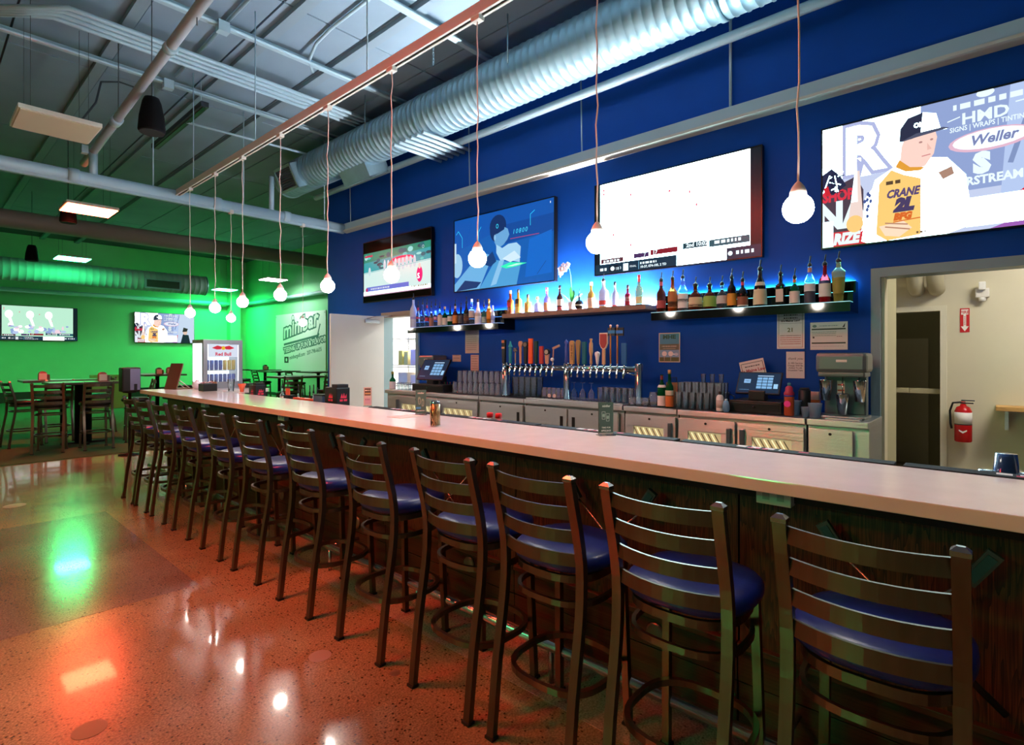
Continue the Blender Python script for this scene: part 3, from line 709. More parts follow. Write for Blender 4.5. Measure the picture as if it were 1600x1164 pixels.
def make_stool(name, label, seatm):
    t = thing(name, label, 'stool')
    for sy in (-1, 1):
        bp = MB().ribbon([(x, sy*0.185, z) for x, z in PP], (0, 1, 0), 0.034, 0.026).build('back_post', M_fr, t)
        c = MB(); x = PP[-1][0]; y = sy*0.185
        c.add([(x-0.016, y-0.019, 1.064), (x+0.016, y-0.019, 1.064), (x+0.016, y+0.019, 1.064), (x-0.016, y+0.019, 1.064),
               (x-0.016, y-0.019, 1.075), (x+0.016, y-0.019, 1.075), (x+0.016, y+0.019, 1.075), (x-0.016, y+0.019, 1.075),
               (x-0.006, y-0.008, 1.085), (x+0.006, y-0.008, 1.085), (x+0.006, y+0.008, 1.085), (x-0.006, y+0.008, 1.085)],
              [(0, 3, 2, 1), (0, 1, 5, 4), (1, 2, 6, 5), (2, 3, 7, 6), (3, 0, 4, 7), (4, 5, 9, 8), (5, 6, 10, 9), (6, 7, 11, 10), (7, 4, 8, 11), (8, 9, 10, 11)])
        c.build('post_cap', M_steelcap, bp)
        fl = MB().ribbon([(0.15, sy*0.16, 0.69), (0.175, sy*0.175, 0.0)], (0, 1, 0), 0.028, 0.028).build('front_leg', M_fr, t)
        for fx, fy, fo in ((PP[0][0], sy*0.185, bp), (0.175, sy*0.175, fl)):
            MB().box(fx-0.018, fx+0.018, fy-0.021, fy+0.021, 0, 0.012).build('foot', M_foot, fo)
    for z in (1.032, 0.943, 0.854, 0.765):
        xb = PXZ(z); pts = []
        for k in range(11):
            q = k/10*2-1; pts.append((xb-0.045*(1-q*q), q*0.175, z))
        MB().ribbon(pts, (0, 0, 1), 0.046, 0.009).build('slat', M_fr, t)
    # seat cushion: domed rounded square
    rings = [(0.90, 0.695), (1.0, 0.705), (1.03, 0.722), (1.02, 0.742), (0.95, 0.757), (0.80, 0.765), (0.5, 0.769), (0.02, 0.770)]
    vs = []; n = 32
    for s, z in rings: vs += [(0.02+p[0], p[1], z) for p in sring(0.205*s, 0.205*s, z, n, 2.7)]
    fs = []
    for i in range(len(rings)-1):
        for k in range(n): fs.append((i*n+k, i*n+(k+1) % n, (i+1)*n+(k+1) % n, (i+1)*n+k))
    fs.append(tuple(reversed(range(n))))
    sm = MB(); sm.add(vs, fs, True); sm.build('seat', seatm, t)
    def ring(nm, hx, z, h, th, cx=0.0):
        pts = sring(hx, hx, z, 32, 2.7, cx); m = MB(); vs = []; n = 32
        for (sc, dz) in ((1, -h/2), (1, h/2), (1-th/hx, h/2), (1-th/hx, -h/2)): vs += [(cx+(p[0]-cx)*sc, p[1]*sc, z+dz) for p in pts]
        fs = []
        for i in range(4):
            j = (i+1) % 4
            for k in range(n): fs.append((i*n+k, i*n+(k+1) % n, j*n+(k+1) % n, j*n+k))
        m.add(vs, fs); return m.build(nm, M_fr, t)
    ring('seat_frame', 0.185, 0.678, 0.028, 0.014, 0.0)
    ring('brace_ring', 0.188, 0.585, 0.022, 0.014, 0.0)
    ring('foot_ring', 0.205, 0.27, 0.024, 0.018, -0.012)
    return t
M_steelcap = mat('cap_steel', H('8c8680'), 0.25, 0.95)
proto = make_stool('bar_stool', 'x', M_vinyl)
SPX = [1217, 945, 768, 645, 530, 437, 366, 316, 271, 237, 212, 193]
for i, px in enumerate(SPX):
    y = YX(px, 1.535)-0.185; rz = [0.0, 0.01, 0.0, -0.015, 0.01, 0.0, 0.02, -0.01, 0, 0, 0, 0][i]
    lab = ORD[i]+' ladder-back bar stool from the right with a blue vinyl seat'
    if i == 0: proto.location = (1.79, y, 0); proto['label'] = lab; proto['group'] = 'ladder-back stools along the bar'
    else: dup(proto, (1.79, y, 0), rz, lab, 'ladder-back stools along the bar')
# ================================================================== TELEVISIONS
M_bezel = mat('tv_bezel', H('0a0b0d'), 0.25)
M_tvback = mat('tv_back', H('101114'), 0.6)
Z0T, Z1T = 2.445, 3.51
def tv(label, origin, right, wd, ht, art, es, img=(0, 0, 1, 1), group='wall televisions'):
    """origin = lower left corner of the front face as the viewer sees it"""
    r = Vector(right); up = Vector((0, 0, 1)); n = r.cross(up)
    t = thing('television', label, 'television', origin, 0, group)
    c = r*(wd/2)+up*(ht/2)
    MB().obox(c-n*0.03, r, up, n, wd, ht, 0.05).build('casing', M_bezel, t)
    MB().obox(c-n*0.065, r, up, n, wd*0.6, ht*0.6, 0.03).build('wall_mount', M_tvback, t)
    b = 0.012; bz = MB()
    for q in (0, 1):
        bz.obox(r*(b/2+(wd-b)*q)+up*(ht/2), r, up, n, b, ht, 0.016); bz.obox(r*(wd/2)+up*(b/2+(ht-b)*q), r, up, n, wd-2*b, b, 0.016)
    bz.build('bezel', M_bezel, t)
    sc_ = MB().obox(c-n*0.003, r, up, n, wd-2*b, ht-2*b, 0.003).build('screen', mat('tv_glass', H('050608'), 0.12), t)
    iw, ih = (wd-2*b), (ht-2*b)
    art.build('picture', print_mat('screen_picture', 1.0), r*(b+img[0]*iw)+up*(b+img[1]*ih), r, up, sc_, hot=es)
    return t
TW, TH = 1.88, Z1T-Z0T; XTV = 5.42; IW, IH = TW-0.024, TH-0.024
rnd = random.Random(3); SW = H('dde4ea')
# -- television 1: sport broadcast with black bars above and below
a = Art(IW, IH*0.72)
a.rect(0, 0, 1, 1, H('d5f2ee')).poly([(0, .55), (1, .62), (1, 1), (0, 1)], H('14a6b0')).poly([(0, .78), (1, .86), (1, 1), (0, 1)], H('0a9078'))
for i in range(26): a.ell(rnd.random(), .62+rnd.random()*.32, .05+rnd.random()*.06, .02+rnd.random()*.04, [H('0b6a78'), H('3fd0c8'), H('0a4c58'), H('8fe4e0')][i % 4])
a.ell(.60, .72, .42, .075, H('ff3a6a')).ell(.62, .70, .34, .05, H('ffb0b8'))
for i in range(9): a.ell(.34+i*.055, .60+rnd.random()*.05, .05, .13, H('c4dce6')); a.ell(.34+i*.055, .72, .025, .03, H('c8e8f2'))
a.line([(.0, .53), (1, .60)], .012, H('6fd0d0')); a.ell(.1, .56, .05, .10, H('c8e4e8'))
a.rect(0.02, .90, .15, .945, H('c03a5a')).text('O', .88, .86, .1, H('bff0f0'))
a.rect(0, .02, 1, .1, H('f2e6fb')).rect(.05, .1, .70, .2, H('6a78d8')).scrib(.12, .13, .42, .04, H('d0d8f0')).ell(.055, .14, .045, .045, H('c0246a'))
a.ell(.85, .33, .1, .17, H('f0207a')).ell(.85, .50, .045, .06, H('f6d8d0')).text('S', .82, .24, .16, white).scrib(.74, .07, .96, .03, H('9a9060'))
a.line([(0, .005), (1, .005)], .012, H('d060a0'))
tv('television showing a sports broadcast with black bars above the open door', (XTV, 8.43, Z0T), (0, -1, 0), TW, TH, a, S_TV[0], (0, 0.10, 1, 1))
# -- television 2: blue animated studio screen with a seated figure
a = Art(IW, IH); B = H('0a5fb8')
a.rect(0, 0, 1, 1, B).poly([(0, .55), (.5, .75), (1, .72), (1, 1), (0, 1)], H('0b57b4')).poly([(.55, .55), (1, .6), (1, .82), (.55, .8)], H('0a4ba0'))
a.poly([(0, 0), (.28, 0), (.42, .42), (.3, .5), (0, .1)], H('6fb6e8')).poly([(.02, 0), (.25, .02), (.3, .09), (.12, .14)], H('123a72'))
a.ell(.03, .36, .11, .17, H('9fd0ee')).rect(0, .4, .02, .68, H('c8e6f8'))
a.poly([(.28, 0), (.66, .0), (.7, .26), (.45, .36)], H('4fa3dc')).poly([(.30, .34), (.42, .48), (.46, .34), (.4, .28)], H('0a3f7c'))
a.ell(.475, .80, .15, .15, H('0c2f66')).ell(.455, .76, .11, .16, H('0c2f66'))                      # hair
a.poly([(.44, .60), (.46, .74), (.53, .78), (.575, .74), (.59, .66), (.57, .60), (.53, .54), (.47, .50)], H('6ba9dc'))  # face
a.poly([(.43, .70), (.46, .78), (.545, .80), (.54, .74), (.47, .70)], H('0c2f66')).ell(.445, .655, .018, .04, H('8fc4ec'))
a.poly([(.46, .56), (.52, .50), (.58, .54), (.66, .54), (.70, .48), (.69, .28), (.56, .34), (.50, .34), (.46, .45)], H('a9d8f6'))
a.poly([(.52, .36), (.64, .44), (.70, .34), (.60, .30)], H('d6f0ff')).poly([(.40, .02), (.46, .04), (.54, .34), (.49, .34)], H('8ec8f0'))
a.poly([(.50, .26), (.60, .30), (.70, .275), (.76, .26), (.66, .235), (.56, .225)], H('30ffc0')).poly([(.56, .25), (.66, .272), (.72, .258), (.62, .243)], H('c8fff0'))
a.poly([(.74, .08), (.98, .1), (.98, .62), (.78, .55)], H('0a6ad0'))
for pts in ([(.02, .80), (.045, .845), (.09, .74), (.09, .60)], [(.30, .84), (.27, .77), (.27, .62), (.32, .54)], [(.79, .72), (.79, .86), (.83, .9)]): a.line(pts, .008, H('33d6ff'))
a.line([(.93, .25), (.85, .1)], .006, H('123a72')).text('10800', .62, .655, .085, H('46d8ff'), shear=.2, spacing=1.25).line([(.60, .60), (.87, .60)], .008, H('b04a70')).ell(.47, .80, .022, .03, H('38d8ff')).ell(.47, .80, .014, .021, H('0c2f66'))
a.rect(.965, .94, .972, .965, H('e8f4ff'))
tv('television showing a blue animated scene with a seated figure', (XTV, 6.035, Z0T), (0, -1, 0), TW, TH, a, S_TV[1])
# -- television 3: washed-out bright broadcast with a dark results bar
def bright_feed(a, green=False):
    base = H('bff0d4') if green else H('f4fffc')
    a.rect(0, 0, 1, 1, H('0c1a22')).rect(.035, .10, .945, 1, base)
    for i in range(40):
        x = .05+rnd.random()*.85; y = .20+rnd.random()*.26
        a.ell(x, y, .02+rnd.random()*.06, .015+rnd.random()*.05, [H('eceefc'), H('f0f4ff'), H('ffffff'), H('e6e8fa')][i % 4] if not green else [H('8fa8d8'), H('e8f4ff'), H('b8c8ee'), H('f4d8e4')][i % 4], 10)
    for x, y in ((.06, .93), (.06, .89), (.25, .82), (.5, .77), (.62, .72), (.66, .58), (.13, .42), (.25, .28)): a.ell(x, y, .012, .016, H('f06a80'), 8)
    if green:
        for x in (.12, .38, .62): a.ell(x, .75, .09, .12, H('e8fbf4'), 12); a.poly([(x-.02, .7), (x+.02, .7), (x+.06, .42), (x+.03, .42)], H('eafff6'))
    a.rect(0, .0, 1, .11, H('123247')).rect(.04, .115, .2, .165, H('5a2430')).rect(.27, .13, .37, .18, H('4a3060')).rect(.38, .14, .55, .195, H('8a1c2c')).rect(.58, .155, .72, .215, H('14424e')).rect(.73, .14, .945, .21, H('1d5a66'))
    a.scrib(.06, .125, .18, .025, SW).text('7', .335, .135, .06, SW).text('17', .395, .15, .055, SW, .002).text('2nd 10:02', .60, .17, .055, SW, .002).scrib(.76, .165, .9, .03, SW)
    a.scrib(.035, .035, .085, .03, SW).rect(.10, .015, .165, .085, H('0a1a2a')).ell(.125, .05, .026, .024, SW).text('18', .145, .03, .045, SW).text('3', .175, .035, .04, SW).rect(.2, .01, .235, .09, SW).text('FINAL', .245, .04, .03, SW)
    a.line([(.305, .01), (.305, .095)], .006, H('7fc4e6')).scrib(.315, .06, .42, .022, SW).text('10-37, 074-105, 2 TD', .315, .02, .034, SW, .001).rect(.545, .0, .825, .105, H('f2fffb')).scrib(.875, .04, .965, .034, SW).ell(.845, .055, .022, .022, SW).rect(0, -.02, 1, .0, H('1a86c4'))
    return a
a = bright_feed(Art(IW, IH))
tv('brightest television, nearly white with a dark results bar', (XTV, 3.565, Z0T), (0, -1, 0), TW, TH, a, S_TV[2])
# -- television 4: racing driver interview
def racer(a):
    a.rect(0, 0, 1, 1, H('c9d4f2')).rect(0, .55, .55, 1, H('e8ecfb')).poly([(.5, .3), (1, .3), (1, 1), (.5, 1)], H('93a6d6')).poly([(.84, .2), (1, .2), (1, 1), (.88, 1)], H('b9cdf4')).line([(.99, .98), (.88, .45)], .03, H('8497c4'))
    a.text('OR', -.17, .60, .52, white, .025, sx=1.25).text('R', .115, .60, .52, H('b4bce6'), .05, sx=1.15).text('R', .115, .60, .52, white, .018, sx=1.15)
    a.poly([(0, .44), (.07, .50), (.18, .56), (.22, .44), (.22, .06), (0, .06)], H('4a3b4c')).text('SHOP', .0, .385, .12, H('e03048'), .006).text('NA', -.03, .16, .30, SW, .016, sx=1.1)
    a.poly([(0, .62), (.05, .66), (.1, .58), (.13, .5), (.06, .44), (0, .48)], H('1c2448'))
    for i in range(16): a.line([(.0+rnd.random()*.1, .45+rnd.random()*.2), (.03+rnd.random()*.1, .43+rnd.random()*.2)], .008, [H('f0f4ff'), H('0e1430')][i % 2])
    a.poly([(.005, .50), (.03, .52), (.045, .44), (.02, .43)], H('d01c30')).rect(0, .0, .06, .22, H('dfe6fa'))
    a.rect(.06, 0, .30, .12, H('d83040')).text('RIZE', .06, .02, .12, SW, .008, shear=.2)
    a.poly([(.14, .2), (.18, .6), (.20, .6), (.22, .2)], H('f4dcd4')).poly([(.155, .35), (.185, .72), (.19, .35)], H('ffe9e4'))
    a.poly([(.21, .02), (.24, .30), (.28, .50), (.37, .57), (.53, .60), (.62, .57), (.70, .42), (.73, .05), (.62, 0), (.24, 0)], H('fbf7ef'))
    a.poly([(.285, .06), (.30, .46), (.36, .555), (.42, .50), (.50, .45), (.50, .02), (.34, .0)], H('ffd27a')).poly([(.50, .02), (.50, .45), (.53, .5), (.60, .5), (.64, .1), (.6, 0)], H('fffaf0'))
    a.poly([(.21, .1), (.23, .36), (.30, .50), (.29, .2)], H('f4f6ff')).ell(.175, .17, .06, .07, H('ffd080'))
    for i in range(8): a.ell(.22+rnd.random()*.05, .2+rnd.random()*.2, .012, .018, H('4a5a9a'), 6)
    a.poly([(.40, .56), (.41, .72), (.43, .80), (.56, .83), (.575, .74), (.56, .62), (.52, .535), (.45, .53)], H('ffd9cc'))       # face
    a.ell(.50, .725, .012, .008, H('b98a84'), 8).ell(.55, .73, .01, .008, H('b98a84'), 8).poly([(.53, .71), (.55, .66), (.53, .655)], H('f2bfb2')).line([(.505, .615), (.545, .62)], .008, H('d88a8a')).poly([(.38, .57), (.40, .62), (.45, .55), (.52, .53), (.50, .51), (.43, .52)], H('e8a23a'))
    a.poly([(.40, .76), (.405, .86), (.44, .93), (.51, .95), (.57, .90), (.585, .80), (.50, .79), (.46, .765)], H('2a2e48')).poly([(.50, .80), (.51, .95), (.57, .92), (.59, .80), (.62, .785), (.52, .79)], H('eef0fa')).poly([(.40, .755), (.48, .77), (.63, .79), (.60, .805), (.48, .80)], H('50546c')).text('OMP', .468, .845, .05, H('f2f2f6'), .002, sx=1.1)
    a.scrib(.335, .44, .41, .028, H('5a4632')).text('CRANE', .335, .335, .085, H('5c4a78'), .004, shear=.3).text('2L', .375, .225, .13, H('4a3c66'), .012, shear=.25, sx=1.2).text('BFG', .372, .155, .07, H('e06a2a'), .006, shear=.2, sx=1.2).line([(.37, .14), (.50, .15)], .008, H('e06a2a')).scrib(.48, .03, .53, .016, H('7a5a40'))
    a.poly([(.30, .12), (.42, .14), (.46, .08), (.40, .02), (.33, .04)], H('ffe2c4')).line([(.33, .14), (.44, .11)], .01, H('c08a70')).line([(.33, .11), (.45, .07)], .01, H('c08a70')).poly([(.58, .47), (.64, .50), (.65, .44), (.60, .41)], H('b08a78'))
    a.scrib(.645, .905, .93, .04, SW).ell(.78, .985, .05, .03, SW).text('HMD', .68, .79, .115, SW, .003, sx=1.35).line([(.62, .83), (.675, .85)], .008, SW).line([(.9, .87), (.96, .875)], .008, SW).text('SIGNS | WRAPS | TINTING', .63, .745, .05, SW, .001)
    a.ell(.80, .645, .235, .08, H('e8bcd2')).ell(.80, .65, .21, .066, H('dfe3f6')).text('Weller', .715, .62, .1, H('8088b8'), .003, shear=.25, sx=1.2)
    a.text('S', .735, .42, .19, SW, .016, sx=1.25).text('RSTREAM', .70, .335, .085, SW, .003, sx=1.15)
    a.poly([(.9, .22), (1, .34), (1, .0), (.86, .0), (.84, .1), (.95, .13)], H('d81c34')).poly([(.93, .12), (1, .14), (1, .07), (.92, .07)], H('f2564a')).poly([(.80, 0), (.86, .03), (1, .05), (1, 0)], H('a060b8'))
    a.rect(.70, .03, .93, .24, H('fff0f2'))
    return a
def racer_full(w_, h_):
    s = racer(Art(w_*.75, h_, .75)); a = Art(w_, h_); a.rect(0, 0, 1, 1, H('b9cdf4')); a.items += s.items
    a.poly([(.70, .0), (1, .0), (1, 1), (.74, 1)], H('c9d8f0')).poly([(.76, .0), (.8, .3), (.9, .28), (.93, 0)], H('141a30')).ell(.84, .38, .07, .1, H('e8c4b4')).poly([(.79, .38), (.81, .54), (.89, .5), (.87, .4)], H('2a2028'))
    return a
a = racer_full(IW, IH)
tv('television at the right edge showing a racing driver interview', (XTV, 1.19, Z0T), (0, -1, 0), TW, TH, a, S_TV[3])
# -- far wall televisions
p1 = PX(121, 533, Y=YF-0.08); p0 = PX(121, 482, Y=YF-0.08); hh = p0.z-p1.z; ww = hh*1.77
a = bright_feed(Art(ww-0.024, hh-0.024), True)
tv('far wall television at the left edge showing a pale green field', (p1.x-ww, YF-0.08, p1.z), (1, 0, 0), ww, hh, a, S_TV[4])
p1 = PX(210, 535, Y=YF-0.08); p0 = PX(210, 487, Y=YF-0.08); hh = p0.z-p1.z; ww = hh*1.77
a = racer_full(ww-0.024, hh-0.024)
tv('far wall television behind the bulbs showing the racing interview', (p1.x, YF-0.08, p1.z), (1, 0, 0), ww, hh, a, S_TV[4])
# ================================================================== BANNER ON THE ANNEX WALL
bl = PX(431, 585, X=XA-0.03); br = PX(509, 578, X=XA-0.03); zt = PX(509, 484, X=XA-0.03).z; zb = PX(509, 582, X=XA-0.03).z-0.15
bw = bl.y-br.y; bh = zt-zb
a = Art(bw, bh); G = H('3f6e66'); a.rect(0, 0, 1, 1, H('e3e8e4'))
a.text('minibar', .17, .60, .34, G, .032, shear=.18, rot=.16, sx=1.12).text('minibar', .17, .60, .34, H('d6e2da'), .007, shear=.18, rot=.16, sx=1.12)
a.line([(.18, .50), (.85, .62)], .035, G).line([(.85, .62), (.90, .80)], .03, G).line([(.84, .585), (.875, .66)], .05, G)
a.text('TEEING UP FUN & FLAVOR', .18, .36, .115, G, .022, rot=.13, sx=1.0).text('TEEING UP FUN & FLAVOR', .18, .36, .115, H('dfe8e2'), .003, rot=.13, sx=1.0)
a.text('minibargolf.com · 207-798-6635', .30, .255, .085, G, .002, rot=.13, sx=.95).rect(.19, .20, .28, .30, H('2a2f30')).ell(.235, .25, .028, .028, H('dfe8e2')).ell(.37, .93, .045, .05, G).ell(.37, .93, .03, .034, H('e3e8e4'))
t = thing('wall_banner', 'white minibar banner with green script lettering on the side wall', 'banner', (XA-0.03, bl.y, zb))
MB().box(0, 0.015, -bw, 0, 0, bh).build('sheet', mat('banner_vinyl', H('e3e8e4'), 0.5), t)
a.build('lettering', print_mat('print'), (0, 0, 0), (0, -1, 0), (0, 0, 1), t)
for yy in (-0.05, -bw+0.05):
    for zz in (0.08, bh-0.08): MB().lathe([(0.03, 0), (0.02, 0.012)], 10, (-0.014, yy, zz), axis='x').build('grommet', M_alu, t)
# ================================================================== BACK BAR
XC = 4.84; ZCT = 1.0     # front of the coolers, counter height
M_ss = mat('stainless', H('c2c8cc'), 0.33, 0.92, noise=0.04, nscale=8, bump=0.3, aniso=(0.05, 0.05, 40))
M_dark = mat('black_plastic', H('101113'), 0.45)
M_matb = mat('counter_mat', H('0d0f12'), 0.6)
E_cool = emis('cooler_glow', (1.0, 0.84, 0.45), 1.5)
def cy(px): return YX(px, XC)
def cooler(name, pxs, label, doors, x1=XW-0.02):
    """stainless back-bar cabinet; doors = list of (pxl, pxr, kind, handle side)"""
    y1, y0 = cy(pxs[0]), cy(pxs[1])
    t = thing(name, label, 'cabinet', (XC, (y0+y1)/2, 0)); yo = (y0+y1)/2
    MB().box(0.05, x1-XC, y0-yo+0.003, y1-yo-0.003, 0.1, ZCT-0.05).build('body', M_ss, t)
    MB().box(0.0, x1-XC, y0-yo+0.001, y1-yo-0.001, ZCT-0.05, ZCT, 0.006).build('worktop', M_ss, t)
    MB().box(0.06, x1-XC, y0-yo+0.01, y1-yo-0.01, 0.0, 0.1).build('plinth', M_dark, t)
    for (pl, pr, kind, hs) in doors:
        a, b = cy(pr)-yo+0.006, cy(pl)-yo-0.006
        if kind == 'solid':
            o = MB().box(0.0, 0.028, a, b, 0.14, ZCT-0.075, 0.004).build('door', M_ss, t)
            yy = a+0.07 if hs == 'r' else b-0.07
            if hs: MB().box(-0.003, 0.0, yy-0.02, yy+0.02, ZCT-0.30, ZCT-0.16).build('handle', M_dark, o)
        else:
            wa, wb = a+0.09, b-0.09; zt, zb = ZCT-0.19, 0.22
            if hs == 'r': wa += 0.03
            if hs == 'l': wb -= 0.03
            m = MB().box(0, 0.028, a, b, zt, ZCT-0.075, 0.003).box(0, 0.028, a, b, 0.14, zb).box(0, 0.028, a, wa, zb, zt).box(0, 0.028, wb, b, zb, zt)
            o = m.build('door', M_ss, t)
            MB().box(0.012, 0.016, wa, wb, zb, zt).build('window_pane', thin_glass('cooler_glass'), o)
            MB().box(0.026, 0.029, wa, wb, zb, zt).build('lit_interior', mat('cooler_inside', H('b89a55'), 0.5, emit=(1.0, 0.8, 0.4), es=0.45), o)
            for q in range(10):
                yy = wa+(wb-wa)*(q+0.5)/10
                MB().obox((0.0215, yy, zt-0.1), (0, 0.5, 0.86), (0, 0.86, -0.5), (1, 0, 0), 0.2, 0.009, 0.004).build('rack_bar', E_cool if q % 2 else mat('rack_metal', H('9a854c'), 0.3, 0.8), o)  # every second rack bar glows, standing in for light inside the cooler
            if hs:
                yy = a+0.045 if hs == 'r' else b-0.045
                MB().box(-0.035, 0.0, yy-0.018, yy+0.018, ZCT-0.38, ZCT-0.13, 0.006).build('handle', mat('cooler_handle', H('6f7d86'), 0.3, 0.7), o)
        MB().lathe([(0.011, 0), (0.011, 0.006)], 10, (-0.006, (a+b)/2, ZCT-0.11), axis='x').build('lock', M_dark, t)
    return t
cooler('back_bar_cooler', (601, 747), 'stainless cooler at the left end of the back bar beside the open door', [(619, 683, 'glass', 'l'), (683, 746, 'glass', 'l')])
cooler('back_bar_cooler', (748, 818), 'stainless cabinet with one solid door below the stacked glasses', [(749, 817, 'solid', 'r')])
cooler('back_bar_cooler', (819, 972), 'stainless keg cooler with two solid doors under the beer taps', [(820, 886, 'solid', 'r'), (887, 966, 'solid', 'l')])
cooler('back_bar_cooler', (974, 1057), 'stainless glass-door cooler just right of the beer taps', [(976, 1056, 'glass', 'r')])
cooler('back_bar_cooler', (1058, 1258), 'stainless double glass-door cooler under the cash terminal', [(1059, 1149, 'glass', 'r'), (1151, 1257, 'glass', 'l')])
cooler('back_bar_cooler', (1260, 1357), 'plain stainless cabinet under the drink mixer', [(1262, 1334, 'solid', None)])
# black liner mats on the counter
def cmat(pl, pr, label): tag(MB().box(XC+0.06, XW-0.06, cy(pr), cy(pl), ZCT, ZCT+0.006).build('counter_mat', M_matb), label, 'mat', 'black counter liners')
cmat(690, 816, 'black liner mat under the stacked glasses'); cmat(975, 1190, 'black liner mat under the wine bottles and pint glasses')
t = thing('drip_tray', 'long stainless drip tray under the beer taps', 'drip tray', (XC+0.03, (cy(818)+cy(972))/2, ZCT)); hl = (cy(818)-cy(972))/2-0.01
MB().box(0, 0.115, -hl, hl, 0, 0.02, 0.003).build('tray', M_ss, t)
for q in range(22): MB().box(0.01, 0.105, -hl+0.03+q*(2*hl-0.06)/21-0.006, -hl+0.03+q*(2*hl-0.06)/21+0.006, 0.02, 0.023).build('grid_bar', M_dark, t)

# ---- beer tower: three posts, a cross pipe, taps with handles
XP = 5.05
M_chrome = mat('chrome', H('c9ccd0'), 0.08, 1.0)
yp = [YX(790, XP), YX(886, XP), YX(998, XP)]
tw = thing('beer_tower', 'chrome beer tower with three posts and a long cross pipe', 'beer tower', (XP, yp[1], ZCT+0.006))
for y in yp: MB().lathe([(0.055, 0), (0.055, 0.012), (0.042, 0.02), (0.042, 0.41), (0.038, 0.42), (0.001, 0.421)], 24, (0, y-yp[1], 0)).build('post', M_chrome, tw)
MB().tube([(-0.0, yp[2]-yp[1], 0.36), (-0.0, yp[0]-yp[1], 0.36)], 0.034, 20).build('cross_pipe', M_chrome, tw)
MB().tube([(-0.03, yp[2]-yp[1]+0.03, 0.30), (-0.06, yp[2]-yp[1]+0.12, 0.33), (-0.05, yp[2]-yp[1]+0.15, 0.28)], 0.008, 8).build('rinse_arm', M_chrome, tw)
XTAP = XP-0.085
def colm(hexs, rough=0.4, **k): return mat('c_'+hexs+'_%d' % int(rough*100), H(hexs), rough, **k)
def tap(px, toppy, label, build):
    y = YX(px, XTAP); ztop = ZX(px, toppy, XTAP); z0 = ZCT+0.006+0.36
    t = thing('beer_tap', label, 'beer tap', (XTAP, y, z0), 0, 'beer taps on the tower')
    MB().tube([(0.055, 0, 0), (0.0, 0, 0)], 0.012, 8).tube([(0, 0, 0.02), (0, 0, -0.01), (-0.015, 0, -0.05), (-0.02, 0, -0.095)], [0.013, 0.014, 0.012, 0.009], 10).build('faucet', M_chrome, t)
    MB().lathe([(0.008, 0.015), (0.011, 0.03), (0.009, 0.055)], 10).build('collar', M_chrome, t)
    h = ztop-z0-0.05; build(t, h); return t
def hpart(t, m, pts2, th, name='handle', x=0.0):
    """flat handle: outline in y (left = +y) and z from the collar, given thickness"""
    MB().prism([(-p[0], p[1]) for p in pts2], (x+th/2, 0, 0.05), (0, 1, 0), (0, 0, 1), (-1, 0, 0), th).build(name, m, t)
def board(w0, w1, c, th=0.022, txt=None, tc='f4ead0', rnd_=False):
    def f(t, h):
        pts = [(-w0/2, 0), (w0/2, 0), (w1/2, h*0.97 if rnd_ else h), (-w1/2, h*0.97 if rnd_ else h)]
        if rnd_: pts = [(-w0/2, 0), (w0/2, 0), (w1/2, h-w1/2)]+[(w1/2*math.cos(a), h-w1/2+w1/2*math.sin(a)) for a in [PI*k/8 for k in range(1, 8)]]+[(-w1/2, h-w1/2)]
        hpart(t, colm(c), pts, th)
        if txt:
            a = Art(h, max(w0, w1)); a.text(txt, .5, .22, .6, H(tc), 0.0, align='CENTER', sx=min(1.0, 0.8*h/(len(txt)*0.34*max(w0, w1))))
            a.build('handle_lettering', print_mat('print'), (-th/2-0.001, max(w0, w1)/2*-1, 0.05), (0, 0, 1), (0, 1, 0), t)
    return f
def lath(c, prof, extra=None):
    def f(t, h):
        MB().lathe([(r, 0.05+z*h) for r, z in prof], 14).build('handle', colm(c), t)
        if extra: extra(t, h)
    return f
def ball(c, z, r): return lambda t, h: MB().sphere((0, 0, 0.05+z*h), r, 12, 8).build('knob', colm(c), t)
def club(t, h):
    MB().tube([(0, 0, 0.05), (0, -0.012, 0.05+h*0.9)], 0.006, 8).build('handle', colm('b98f78'), t)
    MB().obox((0, -0.05, 0.05+h*0.95), (0, -0.94, 0.34), (0, 0.34, 0.94), (1, 0, 0), 0.10, 0.024, 0.02).build('club_head', colm('b08a70'), t)
    MB().sphere((-0.01, 0.0, 0.05+0.05), 0.021, 12, 8).build('golf_ball', colm('f0f0f0'), t)
def flagpole(c1, c2):
    def f(t, h):
        MB().tube([(0, 0, 0.05), (0, 0, 0.05+h*0.98)], 0.009, 8).build('handle', colm('b87a3c'), t)
        MB().box(-0.008, 0.008, -0.075, 0.03, 0.05+h*0.74, 0.05+h*0.95).build('flag_board', colm(c1), t)
        MB().box(-0.010, -0.008, -0.07, 0.025, 0.05+h*0.80, 0.05+h*0.88).build('flag_stripe', colm(c2), t)
        MB().sphere((0, 0, 0.05+h), 0.013, 10, 6).build('knob', colm('e8c8c8'), t)
    return f
def shield(t, h):
    hpart(t, colm('c9a078'), [(-.018, 0), (.018, 0), (.016, h*.48), (-.016, h*.48)], .02)
    pts = [(-.05, h), (.05, h), (.05, h*.66), (.03, h*.52), (0, h*.46), (-.03, h*.52), (-.05, h*.66)]
    hpart(t, colm('e6d8c8'), pts, .02, 'shield', 0.0); hpart(t, colm('a03434'), [(x*.82, h*.73+(z-h*.73)*.86) for x, z in pts], .006, 'shield_face', -0.0125)
def paddle(t, h): 
    hpart(t, colm('d99a7a'), [(-.01, 0), (.01, 0), (.012, h*.75), (-.012, h*.75)], .018)
    hpart(t, colm('c98a68'), [(-.014, h*.73), (.014, h*.73), (.026, h*.83), (.026, h*.96), (.012, h), (-.014, h), (-.026, h*.94), (-.026, h*.82)], .02, 'paddle_head')
